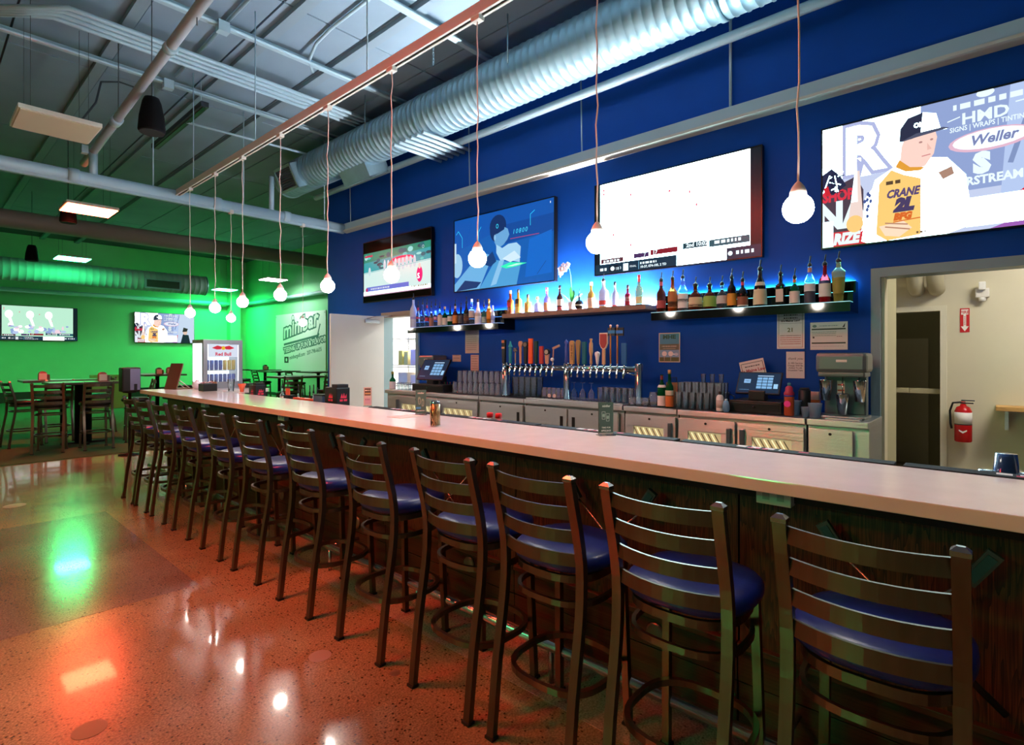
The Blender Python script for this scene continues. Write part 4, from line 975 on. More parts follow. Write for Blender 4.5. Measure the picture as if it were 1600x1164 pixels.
def starh(t, h):
    MB().tube([(0, 0, .05), (0, 0, .05+h*.7)], .007, 8).build('handle', colm('b8a07a'), t)
    pts = [((.034 if k % 2 else .017)*math.cos(PI*k/5+PI/2), h*.84+(.034 if k % 2 else .017)*math.sin(PI*k/5+PI/2)) for k in range(10)]
    hpart(t, colm('6d5f5a'), pts, .02, 'star_head')
def blk(t, h):
    hpart(t, colm('14161a'), [(-.02, 0), (.02, 0), (.028, h), (-.028, h)], .03); hpart(t, colm('c06a3a'), [(-.024, h*.87), (.02, h*.87), (.02, h*.98), (-.024, h*.98)], .004, 'emblem', -.017); hpart(t, colm('d0a070'), [(-.024, h*.62), (.024, h*.62), (.024, h*.7), (-.024, h*.7)], .004, 'band', -.017)
def roundtop(c, cdisc):
    def f(t, h):
        hpart(t, colm(c), [(-.017, 0), (.017, 0), (.028, h*.7), (-.028, h*.7)], .024)
        MB().lathe([(.037, 0), (.037, .03)], 18, (-.016, 0, .05+h*.82), axis='x').build('round_badge', colm('16130f'), t); MB().lathe([(.026, 0), (.026, .003)], 18, (-.019, 0, .05+h*.82), axis='x').build('badge_face', colm(cdisc), t)
    return f
def arrow(t, h):
    hpart(t, colm('1d7f88'), [(-.016, 0), (.016, 0), (.02, h*.72), (-.02, h*.72)], .02); hpart(t, colm('2aa0a8'), [(-.032, h*.74), (.032, h*.74), (.012, h*.86), (0, h), (-.012, h*.86)], .02, 'tree_top')
TAPS = [(787.5, 531, 'black tapered tap handle with an orange tip', blk), (797.4, 533, 'teal tap handle with a pointed tree top', arrow), (805.2, 543, 'thin wooden tap handle with a star head', starh),
  (813.3, 533, 'pink wooden paddle tap handle', paddle), (821.5, 532, 'black tap handle with a round brown badge', roundtop('1a1512', '7a6658')), (829.3, 529, 'bright orange slab tap handle taller than its neighbours', board(.058, .058, 'f0561c')),
  (837.7, 533, 'dark green tap handle with a bulky top', board(.026, .046, '14332c', .03)), (846, 541, 'red slab tap handle', board(.05, .05, 'b8302a')), (854.8, 546, 'short tan tap handle with a black badge', roundtop('c79478', 'b0a89a')),
  (863.6, 541, 'putter-shaped tap handle with a golf ball', club), (884.9, 530, 'blue and white tap handle with an oval top', lath('3a4a9a', [(.012, 0), (.022, .12), (.016, .3), (.018, .7), (.013, .78), (.024, .88), (.001, 1)])),
  (893.9, 532, 'tan tap handle lettered LONE PINE with a black round top', board(.05, .058, 'b98a52', .026, 'LONE PINE', '1a1a14', True)), (903.5, 531, 'brown tap handle fading to olive', board(.02, .056, '9a7a48', .024, rnd_=True)), (913.1, 534, 'black tap handle with a cyan face', board(.045, .045, '14606e', .03)),
  (923.5, 529, 'pale turned wooden tap handle', lath('c99a70', [(.014, 0), (.016, .1), (.012, .3), (.022, .5), (.02, .8), (.01, .9), (.017, .96), (.014, 1), (.001, 1.0)])), (933.4, 549, 'short white rounded tap handle', lath('eeeef0', [(.012, 0), (.016, .2), (.021, .55), (.03, .8), (.026, .93), (.001, 1)])),
  (943.5, 520, 'wooden tap handle with a red shield top', shield), (953.9, 509, 'tall copper tap handle with a dark flag board', flagpole('2a3440', '2a7ab0')), (964.6, 509, 'tall copper tap handle with a blue striped flag board', flagpole('14161c', '2f7ad0')),
  (975.2, 536, 'blue slab tap handle beside the right post', board(.056, .058, '1d5f9a', .02))]
for px, py, lab, b in TAPS: tap(px, py, lab, b)

# ================================================================== SHELVES
M_acr = mat('black_gloss', H('06070a'), 0.06)
def tier_shelf(label, y1, y0, zt, led, ledname):
    t = thing('tiered_bottle_shelf', label, 'shelf', (XW, (y0+y1)/2, zt), 0, 'stepped liquor shelves'); hl = (y1-y0)/2
    MB().box(-0.35, -0.02, -hl, hl, -0.085, -0.006).build('base', M_acr, t)
    MB().box(-0.352, -0.24, -hl, hl, -0.006, 0.0).build('front_tread', mat('tread_'+ledname, H('c8d4d8'), 0.3, emit=led, es=0.5), t)
    MB().box(-0.24, -0.02, -hl, hl, -0.006, 0.085).build('middle_step', M_acr, t)
    MB().box(-0.24, -0.232, -hl, hl, 0.085, 0.09).build('step_edge', emis('edge_'+ledname, led, 1.6), t)
    MB().box(-0.13, -0.02, -hl, hl, 0.085, 0.185).build('back_step', M_acr, t)
    MB().box(-0.13, -0.122, -hl, hl, 0.185, 0.19).build('step_edge', MATS['edge_'+ledname], t)
    MB().box(-0.02, -0.008, -hl+0.05, hl-0.05, 0.16, 0.2).build('led_strip', emis('ledstrip_'+ledname, led, L_LED*8.0), t)
    return t
Z1S = 1.942; Z3S = 1.956; Z2S = 2.055
tier_shelf('left stepped black liquor shelf glowing blue', 6.80, 4.88, Z1S, (0.12, 0.35, 1.0), 'blue')
tier_shelf('right stepped black liquor shelf glowing cyan', 2.70, 0.92, Z3S, (0.15, 0.85, 1.0), 'cyan')
t = thing('wooden_shelf', 'floating wooden shelf with a bright back light between the two liquor shelves', 'shelf', (XW, 3.825, Z2S))
MB().box(-0.30, -0.002, -1.035, 1.035, -0.055, 0, 0.004).build('board', mat('shelf_wood', H('8a6a58'), 0.5, noise=0.3, nscale=12, aniso=(6, 0.6, 6)), t)
MB().box(-0.062, -0.034, -1.0, 1.0, 0.0, 0.012).build('led_strip', emis('ledstrip_white', (1.0, 0.95, 0.95), L_LED*170.0), t)

# ---- bottles
def gl(c, name, tr=0.75): return mat('bg_'+name, H(c), 0.06, trans=tr, ior=1.2)
BG = {'clear': gl('e8f4ff', 'clear', .95), 'frost': mat('bg_frost', H('dfe6f6'), 0.35, trans=0.35, ior=1.2), 'amber': gl('b4501c', 'amber', .55), 'gold': gl('e89a2c', 'gold', .6), 'brown': gl('5a2410', 'brown', .4),  # frosted glass, also used to whiten clear bottles as if lit from behind
      'green': gl('0e6a3c', 'green', .55), 'black': mat('bg_black', H('0a0908'), 0.1), 'teal': gl('7ad8c8', 'teal', .85), 'red': gl('a8202a', 'red', .5), 'white': mat('bg_white', H('f0eef0'), 0.3), 'pink': gl('ffc0c8', 'pink', .85), 'yellow': gl('f0e07a', 'yellow', .8), 'blue': gl('9ac4ff', 'blue', .9)}
SH = {  # outline: (radius fraction of body radius, height fraction of glass height)
 'round': [(0.9, 0), (1, .02), (1, .56), (.94, .62), (.5, .72), (.34, .78), (.33, .97), (.38, .975), (.38, 1)],
 'tall': [(0.9, 0), (1, .02), (1, .60), (.85, .68), (.45, .78), (.36, .83), (.35, 1)],
 'squat': [(0.88, 0), (1, .04), (1, .42), (.9, .58), (.6, .70), (.3, .77), (.27, .97), (.34, .975), (.34, 1)],
 'cone': [(0.9, 0), (1, .02), (.98, .25), (.86, .5), (.6, .68), (.4, .76), (.34, .82), (.33, 1)],
 'ball': [(0.4, 0), (.7, .06), (.95, .2), (1, .33), (.92, .5), (.6, .64), (.22, .7), (.2, .98), (.26, 1)],
 'square': [(0.95, 0), (1, .01), (1, .62), (.95, .66), (.45, .72), (.4, .76), (.4, 1)],
 'flare': [(0.62, 0), (.66, .02), (.8, .3), (1, .72), (1, .76), (.5, .84), (.36, .88), (.35, 1)],
}
def bottle(px, pyb, pyt, x, z, rpx, shape, glass, label, lab=None, cap='pour', capc='14181c', lz=(0.12, 0.5), lab2=None, group=None, neck=None, sq=False):
    p = PX(px, pyb, X=x); d = (p-Vector((0, 0, CH))).xy.dot(Vector((S48, C48)))
    ht = (pyb-pyt)/FPX*d; r = rpx/FPX*d
    caph = {'pour': 0.09, 'cork': 0.03, 'cap': 0.035, 'none': 0}[cap]; gh = ht-caph
    t = thing('liquor_bottle', label, 'bottle', (x, p.y, z+0.0005), 0, group)
    pr = [(f*r, q*gh) for f, q in SH[shape]]
    seg = 4 if sq else 16
    if sq:
        m = MB().lathe(pr, 16)
        m.v = [(math.copysign(min(abs(vx), r*.74), vx)*1.1 if vz < gh*.68 else vx, math.copysign(min(abs(vy), r*.74), vy)*1.1 if vz < gh*.68 else vy, vz) for vx, vy, vz in m.v]
        gb = m.build('glass_body', BG[glass], t)
    else: gb = MB().lathe(pr, 16).build('glass_body', BG[glass], t)
    def rad(q):
        for (f0, q0), (f1, q1) in zip(SH[shape], SH[shape][1:]):
            if q <= q1: return r*(f0+(f1-f0)*(q-q0)/max(1e-6, q1-q0))
        return r*.35
    def band(c, z0, z1, nm):
        n = 6; k = 0.86 if sq else 1.0
        prof = [((rad(z0+(z1-z0)*i/n)*k+0.0012), (z0+(z1-z0)*i/n)*gh) for i in range(n+1)]
        if sq: 
            MB().box(-r*.815-0.002, -r*.815, -r*.72, r*.72, z0*gh, z1*gh).build(nm, colm(c, .55), gb)
        else:
            vs = []; m = 12
            for rr, zz in prof: vs += [(rr*math.cos(PI*0.45+PI*1.35*k/m), rr*math.sin(PI*0.45+PI*1.35*k/m), zz) for k in range(m+1)]
            fs = [(i*(m+1)+k, i*(m+1)+k+1, (i+1)*(m+1)+k+1, (i+1)*(m+1)+k) for i in range(n) for k in range(m)]
            MB().add(vs, fs, True).build(nm, colm(c, .55), gb, fix=False)
    if lab: band(lab, lz[0], lz[1], 'front_label')
    if lab2: band(lab2[0], lab2[1], lab2[2], 'label_band')
    if neck: band(neck, .84, .97, 'neck_wrap')
    nr = SH[shape][-1][0]*r
    if cap == 'pour':
        MB().lathe([(nr*1.1, gh-0.004), (nr*1.2, gh+0.014), (nr*.7, gh+0.028), (0.006, gh+0.034)], 10).tube([(0, 0, gh+0.03), (0, -0.003, gh+0.06), (-0.004, -0.008, gh+0.09)], 0.0062, 6).build('pourer', colm(capc, .35), t)
    elif cap != 'none':
        MB().lathe([(nr*1.1, gh-0.006), (nr*1.12, gh+caph), (nr*.9, gh+caph+0.002)], 12).build('stopper', colm(capc, .5), t)
    return t
def s1(x): return 630+x/9.41
g1 = 'bottles on the left liquor shelf'
for (x, yt, rp, sh, g, lab, k) in [
 (150, 160, 5.2, 'tall', 'frost', 'tall frosted white vodka bottle at the left end of the left shelf', dict(lab='b8b4e8', lz=(.3, .38))),
 (220, 270, 3.2, 'tall', 'blue', 'clear bottle with pink lettering next to the tall frosted bottle', dict(lab='c8487a', lz=(.42, .5), neck='c04060')),
 (288, 230, 3.3, 'tall', 'blue', 'clear bottle with dark blue lettering on the left shelf', dict(lab='3a4a8a', lz=(.3, .42))),
 (350, 232, 3.3, 'tall', 'blue', 'clear bottle with red neck and lettering on the left shelf', dict(lab='b83050', lz=(.25, .42), neck='c02a3a')),
 (415, 270, 3.4, 'squat', 'clear', 'bottle with a copper label and dark pourer on the left shelf', dict(lab='a8705a', lz=(.02, .45))),
 (478, 238, 3.2, 'round', 'blue', 'pale blue bottle with a small pink label on the left shelf', dict(lab='c088b0', lz=(.3, .45))),
 (540, 282, 3.6, 'square', 'blue', 'blue bottle with a tall cream side label on the left shelf', dict(lab='d8c8b8', lz=(.04, .62))),
 (612, 350, 4.4, 'squat', 'green', 'round green gin bottle with a cream label and cork', dict(lab='cfc4b4', lz=(.05, .46), cap='cork', capc='d8a880')),
 (690, 330, 4.2, 'square', 'green', 'dark green bottle with a pale label on the left shelf', dict(lab='c9c2b8', lz=(.3, .66))),
 (765, 240, 4.2, 'round', 'brown', 'brown bottle with an orange arrowhead label on the left shelf', dict(lab='c8762c', lz=(.1, .5), neck='c8b090')),
 (848, 290, 4.0, 'square', 'black', 'grey rectangular bottle in the middle of the left shelf', dict(lab='4a4a52', lz=(.1, .6))),
 (930, 200, 4.4, 'round', 'black', 'black bottle with a copper figure label on the left shelf', dict(lab='3a2a26', lz=(.05, .5), lab2=('b87850', .15, .38))),
 (1008, 235, 4.6, 'square', 'clear', 'clear rum bottle with a white cap and cream label', dict(lab='d0c8bc', lz=(.3, .6), cap='cap', capc='e8e8e8')),
 (1100, 238, 5.2, 'cone', 'white', 'opaque white bottle with a brown cap on the left shelf', dict(lab='c8b8b0', lz=(.35, .48), cap='cap', capc='3a2622')),
 (1188, 250, 3.8, 'squat', 'teal', 'pale green glass bottle on the left shelf', dict(lab='9ab0a0', lz=(.05, .4))),
 (1262, 235, 4.0, 'tall', 'gold', 'orange labelled bottle with a tan cap at the right of the left shelf', dict(lab='e08a2a', lz=(.2, .6), cap='cap', capc='e0a860')),
 (1318, 330, 3.2, 'tall', 'frost', 'small pale blue bottle at the right end of the left shelf', dict(lab='8a9ad0', lz=(.2, .5), cap='cap', capc='b8c4e8'))]:
    px = s1(x); pb = 440+(660-(x-150)*(660-592)/1120)/9.41
    bottle(px, pb, 440+yt/9.41, XW-0.30, Z1S, rp, sh, g, lab, group=g1, **k)
g2 = 'bottles on the wooden shelf'
def s2(x): return 770+x/9.41
for (x, yb, yt, rp, sh, g, lab, k) in [
 (258, 838, 490, 4.6, 'square', 'amber', 'square whisky bottle with a slanted red label', dict(lab='c83030', lz=(.34, .56), lab2=('7a5a28', .02, .12), cap='cap', capc='e8b898', sq=True)),
 (375, 828, 470, 4.8, 'square', 'gold', 'square whisky bottle with a black and gold label', dict(lab='2a2012', lz=(.45, .68), lab2=('c8a040', .04, .3), cap='cap', capc='1a1614', sq=True)),
 (515, 800, 525, 5.2, 'square', 'gold', 'pale amber square bottle with a dark cap', dict(lab='e8a840', lz=(.05, .55), cap='cap', capc='20242a', sq=True)),
 (655, 800, 570, 5.4, 'squat', 'frost', 'small clear round bottle glowing white', dict(cap='cork', capc='9a7a50')),  # clear glass whitened in its material to imitate the shelf back light
 (795, 792, 438, 5.6, 'squat', 'pink', 'bourbon bottle with a red wax top', dict(lab='e8a878', lz=(.03, .42), cap='cap', capc='f06070', neck='f06878')),
 (985, 785, 415, 4.8, 'round', 'brown', 'dark bottle with a white label and black neck', dict(lab='e8dcd4', lz=(.22, .5), lab2=('b04848', .02, .16), cap='cap', capc='1a1818', neck='241412')),
 (1270, 755, 445, 7.2, 'ball', 'black', 'round black ball-shaped bottle with a silver band', dict(lab='b8c8b8', lz=(.26, .36), cap='pour', capc='1a4a6a')),
 (1445, 745, 355, 5.6, 'round', 'gold', 'amber bottle with a pale peach label and white neck', dict(lab='f0c8a8', lz=(.03, .45), cap='cap', capc='f8f4f0')),
 (1628, 735, 230, 7.4, 'round', 'frost', 'large clear bottle with a red square label and a pourer', dict(lab='e85048', lz=(.1, .26), lab2=('f0c070', .0, .05))),  # back light put into the pale glass colour here too
 (1795, 725, 355, 4.8, 'round', 'frost', 'clear bottle with a dark cap and small red mark', dict(lab='e84850', lz=(.01, .07), cap='cap', capc='20242c')),  # same whitened glass in place of a backlit clear bottle
 (1983, 705, 395, 4.6, 'square', 'red', 'deep red bottle with a black top and white vertical lettering', dict(lab='a01c34', lz=(.02, .6), lab2=('f0f0f0', .25, .5), cap='cap', capc='2a1414')),
 (2150, 690, 245, 5.6, 'round', 'yellow', 'tall pale yellow bottle with a red cap at the right of the wooden shelf', dict(lab='e8dca0', lz=(.05, .3), cap='cork', capc='c03030', neck='d84848'))]:
    bottle(s2(x), 400+yb/9.41, 400+yt/9.41, XW-0.2, Z2S, rp, sh, g, lab, group=g2, **k)
g3 = 'bottles on the right liquor shelf'
for (px, pb, pt, rp, sh, g, lab, k) in [
 (1010+218/9.41, 487, 424.5, 7.0, 'round', 'brown', 'bourbon bottle with a red label at the left end of the right shelf', dict(lab='b04a4a', lz=(.12, .36), neck='c05050')),
 (1010+385/9.41, 486, 422, 7.2, 'round', 'amber', 'bourbon bottle with a wide copper label and black pourer', dict(lab='b4703a', lz=(.1, .62), lab2=('3a2a20', .14, .3))),
 (1010+535/9.41, 485, 420, 7.6, 'tall', 'clear', 'clear bottle with a white label and black round emblem', dict(lab='e8e2e0', lz=(.08, .52), lab2=('2a2624', .26, .36))),
 (1010+722/9.41, 484, 432, 10.4, 'squat', 'brown', 'round shouldered bottle with a cream arched label', dict(lab='cdb890', lz=(.12, .52), lab2=('3a2c26', .14, .22))),
 (1010+930/9.41, 483, 432.5, 9.8, 'squat', 'brown', 'round shouldered bottle with a bright green label', dict(lab='8ab050', lz=(.1, .56))),
 (1010+1112/9.41, 481.5, 430, 8.2, 'squat', 'clear', 'clear round bottle with a pale grey label', dict(lab='b8b4ac', lz=(.2, .54))),
 (1010+1255/9.41, 480.5, 419, 6.8, 'tall', 'black', 'dark bottle with a large orange oval label', dict(lab='d8902a', lz=(.08, .48))),
 (1010+1415/9.41, 480, 424, 7.8, 'squat', 'black', 'dark bottle dripping with red wax and a brown boxed label', dict(lab='8a5038', lz=(.08, .4), neck='d02840', lab2=('e8e0d8', .04, .08))),
 (1160+245/8.89, 478.5, 406, 10.0, 'cone', 'black', 'dark robed bottle with a cream label and white rope', dict(lab='cfc4a0', lz=(.04, .46), lab2=('d8c8b0', .56, .66))),
 (1160+530/8.89, 476.5, 413.5, 7.4, 'square', 'black', 'square black bottle with a white speckled label', dict(lab='c8c4ba', lz=(.1, .52), sq=True)),
 (1160+725/8.89, 475.5, 419, 7.2, 'squat', 'green', 'green bottle with an orange neck ribbon and white label', dict(lab='d8ccc0', lz=(.04, .5), neck='e06a30')),
 (1160+935/8.89, 474.5, 400.5, 7.6, 'tall', 'clear', 'clear vodka bottle with a white banded label and dark contents', dict(lab='d0d4d8', lz=(.32, .52), lab2=('3a3a4a', .02, .3), neck='c08060')),
 (1160+1145/8.89, 474, 399, 8.2, 'round', 'red', 'clear and red bottle with a blue and white label', dict(lab='d8dcd8', lz=(.15, .5), lab2=('3a4a80', .5, .58))),
 (1160+1335/8.89, 473.5, 394.5, 9.6, 'flare', 'yellow', 'tall ridged yellow green bottle with a wide shoulder at the right end', dict(lab='8a8a3a', lz=(.2, .6)))]:
    bottle(px, pb, pt, XW-0.312, Z3S, rp, sh, g, lab, group=g3, **k)
# orchid on the wooden shelf
p = PX(893, 481, X=XW-0.17)
t = thing('potted_orchid', 'white orchid in a small pale pot on the wooden shelf', 'potted plant', (XW-0.17, p.y, Z2S+0.0005))
MB().lathe([(.034, 0), (.042, .03), (.048, .09), (.046, .1), (.03, .1)], 16).build('pot', colm('e4e0e0'), t)
M_leafg = mat('orchid_leaf', H('3fa04a'), 0.4, noise=0.2, nscale=20)
for ang, ln, lean in ((0.3, .2, .5), (2.2, .17, .8), (3.6, .22, .35), (5.0, .15, .9)):
    pts = [(math.cos(ang)*lean*ln*q, math.sin(ang)*lean*ln*q, .09+ln*q*(1-.35*q*lean)) for q in [0, .25, .5, .75, 1]]
    m = MB(); vs = []
    for i, q in enumerate(pts):
        wd = [.008, .022, .026, .02, .002][i]; vs += [(q[0]-math.sin(ang)*wd, q[1]+math.cos(ang)*wd, q[2]), (q[0], q[1], q[2]-.004), (q[0]+math.sin(ang)*wd, q[1]-math.cos(ang)*wd, q[2])]
    m.add(vs, [(i*3+k, i*3+k+1, i*3+k+4, i*3+k+3) for i in range(4) for k in range(2)], True); m.build('leaf', M_leafg, t, fix=False)
stem = [(0, 0, .1), (0, .0, .25), (0, .012, .42), (0, .03, .50), (-.01, .07, .53), (-.01, .13, .50), (-.01, .17, .47)]
MB().tube(stem, .004, 6).build('stem', colm('6a8a4a'), t)
fl = [(-.02, .045, .55), (-.03, .10, .545), (-.02, .155, .51), (-.03, .075, .495), (-.03, .13, .465)]
M_petal = mat('orchid_petal', H('fbeef2'), 0.5)
for (fx, fy, fz) in fl:
    m = MB()
    for k in range(5):
        a = 2*PI*k/5+PI/2; m.sphere((fx+.004*(k%2), fy+.021*math.cos(a), fz+.021*math.sin(a)), .0145, 8, 6, 1.0)
    m.sphere((fx-.012, fy, fz), .007, 6, 4); m.build('blossom', M_petal, t)
for q, (fy, fz) in enumerate(((.14, .44), (.16, .42), (.175, .445))): MB().sphere((-.01, fy, fz), .009, 8, 6).build('bud', colm('d86a78'), t)
# ================================================================== PAPERS ON THE BLUE WALL
PRN = print_mat('print')
def paper(px0, px1, py0, py1, label, draw, x=XW-0.012, tilt=0.0, name='posted_notice', cat='paper'):
    a0 = PX(px0, (py0+py1)/2, X=x); wd = a0.y-YX(px1, x); zt = ZX((px0+px1)/2, py0, x); zb = ZX((px0+px1)/2, py1, x); ht = zt-zb
    t = thing(name, label, cat, (x, a0.y-wd/2, zb), 0, 'notices taped to the blue wall')
    o = MB().box(0, 0.004, -wd/2, wd/2, 0, ht).build('sheet', colm('d8d2cc', .7), t)
    a = Art(wd, ht); draw(a); b = a.build('printing', PRN, (-0.0005, wd/2, 0), (0, -1, 0), (0, 0, 1), t, eps=0.0002)
    if tilt: t.rotation_euler = (tilt, 0, 0)
    return t
ink = H('3a3a3c'); gr = H('2f5a40'); rd = H('b03a34')
def d_age(a):
    a.rect(0, 0, 1, 1, H('e2e4e4')).rect(.06, .04, .94, .96, H('b24038')).rect(.06, .45, .94, .96, H('3f6a52')).rect(.075, .05, .925, .95, H('e2e4e4'))
    a.scrib(.25, .89, .75, .035, ink).text("It's Maine Law!", .5, .80, .085, ink, .003, align='CENTER').line([(.1, .75), (.9, .75)], .006, ink).text('21', .5, .50, .17, H('6a6a3a'), .004, align='CENTER')
    for y in (.38, .32, .26, .2, .14): a.scrib(.12, y, .88, .018, rd if y != .38 else ink)
def d_cert(a):
    a.rect(0, 0, 1, 1, H('dde4e2')).rect(.04, .72, .95, .77, H('2f4a3c')).rect(.04, .22, .95, .27, H('2f4a3c')).scrib(.25, .85, .75, .03, H('8aa0a8')).ell(.12, .86, .07, .05, H('6a8a84')).poly([(.86, .80), (.94, .95), (.92, .80)], ink)
    for y in (.63, .57, .50): a.scrib(.05, y, .7, .022, H('7aa098'))
    a.rect(.07, .42, .12, .48, ink).scrib(.72, .46, .86, .03, H('a0a0a0')).scrib(.05, .12, .9, .02, H('b0b4b8'))
def d_note(a):
    a.rect(0, 0, 1, 1, H('d8d6d8')).text('thank you', .5, .70, .13, ink, 0, shear=.3, align='CENTER')
    for i, s in enumerate(('A 18% Service', 'Charge Will Be', 'Added To All', 'Unsettled Tabs')): a.text(s, .5, .54-.09*i, .085, ink, .001, align='CENTER')
def d_poster(a):
    a.rect(0, 0, 1, 1, H('c8beb4')).rect(.04, .5, .96, .97, H('4a8fae')).rect(.04, .42, .96, .62, H('6a6a58')).text('MHE', .5, .80, .18, H('2f5a48'), .008, align='CENTER', sx=1.3).scrib(.15, .53, .85, .025, H('d8d0c0')).scrib(.2, .46, .8, .02, H('b0a89a'))
    a.rect(.04, .03, .96, .42, H('7fa4c4')).rect(.04, .03, .96, .17, H('5a5f38'))
    for x in (.27, .57): a.ell(x, .29, .09, .085, H('e6dcd8')).poly([(x-.06, .2), (x+.06, .2), (x+.015, .14), (x+.015, .05), (x-.015, .05), (x-.015, .14)], H('9a8f88'))
    a.ell(.83, .27, .07, .05, H('b8c4d4')).scrib(.68, .26, .78, .03, H('eef0f4'))
def d_list(n, c='c8a8a0', tint=None):
    def f(a):
        a.rect(0, 0, 1, 1, H(c))
        for i in range(n): a.scrib(.12, .9-.84*i/n, .88, .35/n*.5, H('6a5a58'))
    return f
def d_maine(a):
    a.rect(0, 0, 1, 1, H('ddd4d0')).line([(.06, .08), (.06, .9), (.94, .9), (.94, .08)], .02, ink).text("It's Maine Law!", .5, .55, .17, H('b04850'), .006, align='CENTER').scrib(.2, .75, .8, .04, ink).scrib(.15, .4, .85, .03, H('b07070'))
paper(1214, 1257, 492, 545, 'large bordered notice with the number 21 under the right liquor shelf', d_age)
paper(1266, 1324.5, 503, 546.5, 'wide licence certificate with two dark green bars', d_cert)
paper(1228.5, 1257, 549.5, 591, 'small pinkish service charge note below the bordered notice', d_note)
paper(1029.5, 1062.5, 520, 566, 'golf poster with two balls on tees right of the beer tower', d_poster)
paper(727, 748, 517, 552, 'long two-part notice below the left liquor shelf', d_list(9, 'c0b4ac'))
paper(707, 720, 554.5, 565, 'tiny pink slip on the wall above the stacked glasses', d_list(2))
paper(735.5, 748, 554.5, 581.5, 'narrow pink list below the long notice', d_list(6))
paper(1163, 1202, 562, 602, 'tilted bordered sheet standing behind the cash terminal', d_maine, x=5.36, tilt=-0.22, name='tilted_notice')
nt_ = bpy.data.objects['tilted_notice']; zz = nt_.location.z-ZCT; MB().box(0.004, 0.012, -0.02, 0.02, -zz, 0.1).build('stand', M_dark, nt_)

# ================================================================== CASH TERMINALS
M_scr = print_mat('pos_screen', 1.0)
def terminal(pxl, pxr, pyt, pyb, dl, dr, dt, db, x, label, dep=0.36):
    yc = (YX(dl, x)+YX(dr, x))/2; wd = YX(dl, x)-YX(dr, x); zt = ZX((dl+dr)/2, dt, x)
    t = thing('cash_terminal', label, 'cash register', (x, yc, ZCT+0.006))
    h = 0.105
    MB().box(0, dep, -wd/2, wd/2, 0.0, h, 0.006).build('cash_drawer', M_dark, t)
    MB().box(-0.004, 0, -wd/2+0.02, wd/2-0.02, 0.02, h-0.02, 0.002).build('drawer_front', mat('drawer_black', H('17181b'), 0.35), t)
    MB().lathe([(0.012, 0), (0.012, 0.008)], 12, (-0.012, 0, 0.055), axis='x').build('lock', M_chrome, t)
    MB().box(0.05, 0.15, -0.07, 0.07, h, h+0.09, 0.01).build('stand', M_dark, t)
    sw = wd*0.84; sh = sw*0.58; n = Vector((-0.87, 0, 0.49)); up = Vector((0.49, 0, 0.87)); r = Vector((0, -1, 0)); c = Vector((0.12, 0, h+0.055+sh*0.44))
    s = MB().obox(c, r, up, n, sw, sh, 0.022).build('display', M_dark, t)
    a = Art(sw-0.02, sh-0.02); a.rect(0, 0, 1, 1, H('0e2a44')).rect(.14, .48, .3, .68, H('8fc0ee')).scrib(.17, .56, .27, .04, H('204060'))
    for i in range(3):
        for j in range(4): a.rect(.46+i*.13, .66-j*.15, .575+i*.13, .78-j*.15, H('7fb4e2'))
    a.rect(.46, .83, .84, .87, H('bfe0ff')).rect(.87, .22, .97, .45, H('9fd0f4')).scrib(.06, .12, .3, .03, H('5f90b8'))
    a.build('touch_picture', M_scr, c+n*0.0115-r*(sw/2-0.01)-up*(sh/2-0.01), r, up, s)
    return t
terminal(1150, 1224, 583, 625, 1139, 1221, 628, 655, 4.95, 'black cash terminal with a lit keypad screen beside the orange bottle')
terminal(650, 690, 573, 593, 644, 692, 600, 613, 4.88, 'black cash terminal near the open door at the left of the back bar', 0.2)

# ================================================================== DRINK MIXERS
M_mix = mat('mixer_silver', H('70787c'), 0.32, 0.7)
def mixer(x, y, s, label):
    t = thing('drink_mixer', label, 'drink mixer', (x, y, ZCT)); t.scale = (s, s, s)
    MB().box(-0.16, 0.14, -0.17, 0.17, 0, 0.025, 0.01).build('base', M_mix, t)
    MB().box(0.03, 0.13, -0.15, 0.15, 0.02, 0.36, 0.015).build('column', mat('mixer_column', H('647a80'), 0.28, 0.6), t)
    MB().box(-0.14, 0.14, -0.18, 0.18, 0.37, 0.53, 0.03).build('motor_head', M_mix, t)
    MB().box(-0.12, 0.12, -0.165, 0.165, 0.335, 0.375, 0.012).build('head_skirt', M_mix, t)
    MB().box(-0.144, -0.139, -0.045, 0.03, 0.455, 0.475).build('badge', colm('d8ccc8'), t)
    MB().box(0.0265, 0.029, 0.0, 0.055, 0.15, 0.30).build('warning_label', colm('d8d0c8'), t)
    for q in range(3): MB().box(0.0255, 0.0264, 0.003, 0.052, 0.17+q*0.045, 0.182+q*0.045).build('label_stripe', colm('c05030'), t)
    for k, (yy, zz, tl) in enumerate(((0.12, 0.14, 0.12), (0.0, 0.03, 0.0), (-0.12, 0.14, -0.1))):
        MB().tube([(-0.06, yy*0.95, 0.34), (-0.06, yy, 0.10+zz)], 0.005, 6).build('spindle', M_chrome, t)
        MB().openlathe([(0.001, zz), (0.033, zz), (0.05, zz+0.165), (0.0515, zz+0.17), (0.048, zz+0.168), (0.031, zz+0.006), (0.001, zz+0.006)], 18, (-0.06, yy, 0)).build('steel_cup', M_chrome, t)
    return t
mixer(5.12, YX(1316, 5.05), 1.0, 'silver three-spindle drink mixer at the right end of the back bar')
mixer(5.31, YX(671, 5.25), 0.98, 'silver drink mixer half hidden behind the left cash terminal')
tag(MB().box(4.86, 4.955, YX(1345, 4.9), YX(1290, 4.9), ZCT+0.0005, ZCT+0.014, 0.004).build('serving_tray', M_ss), 'flat steel tray under the drink mixer', 'tray')

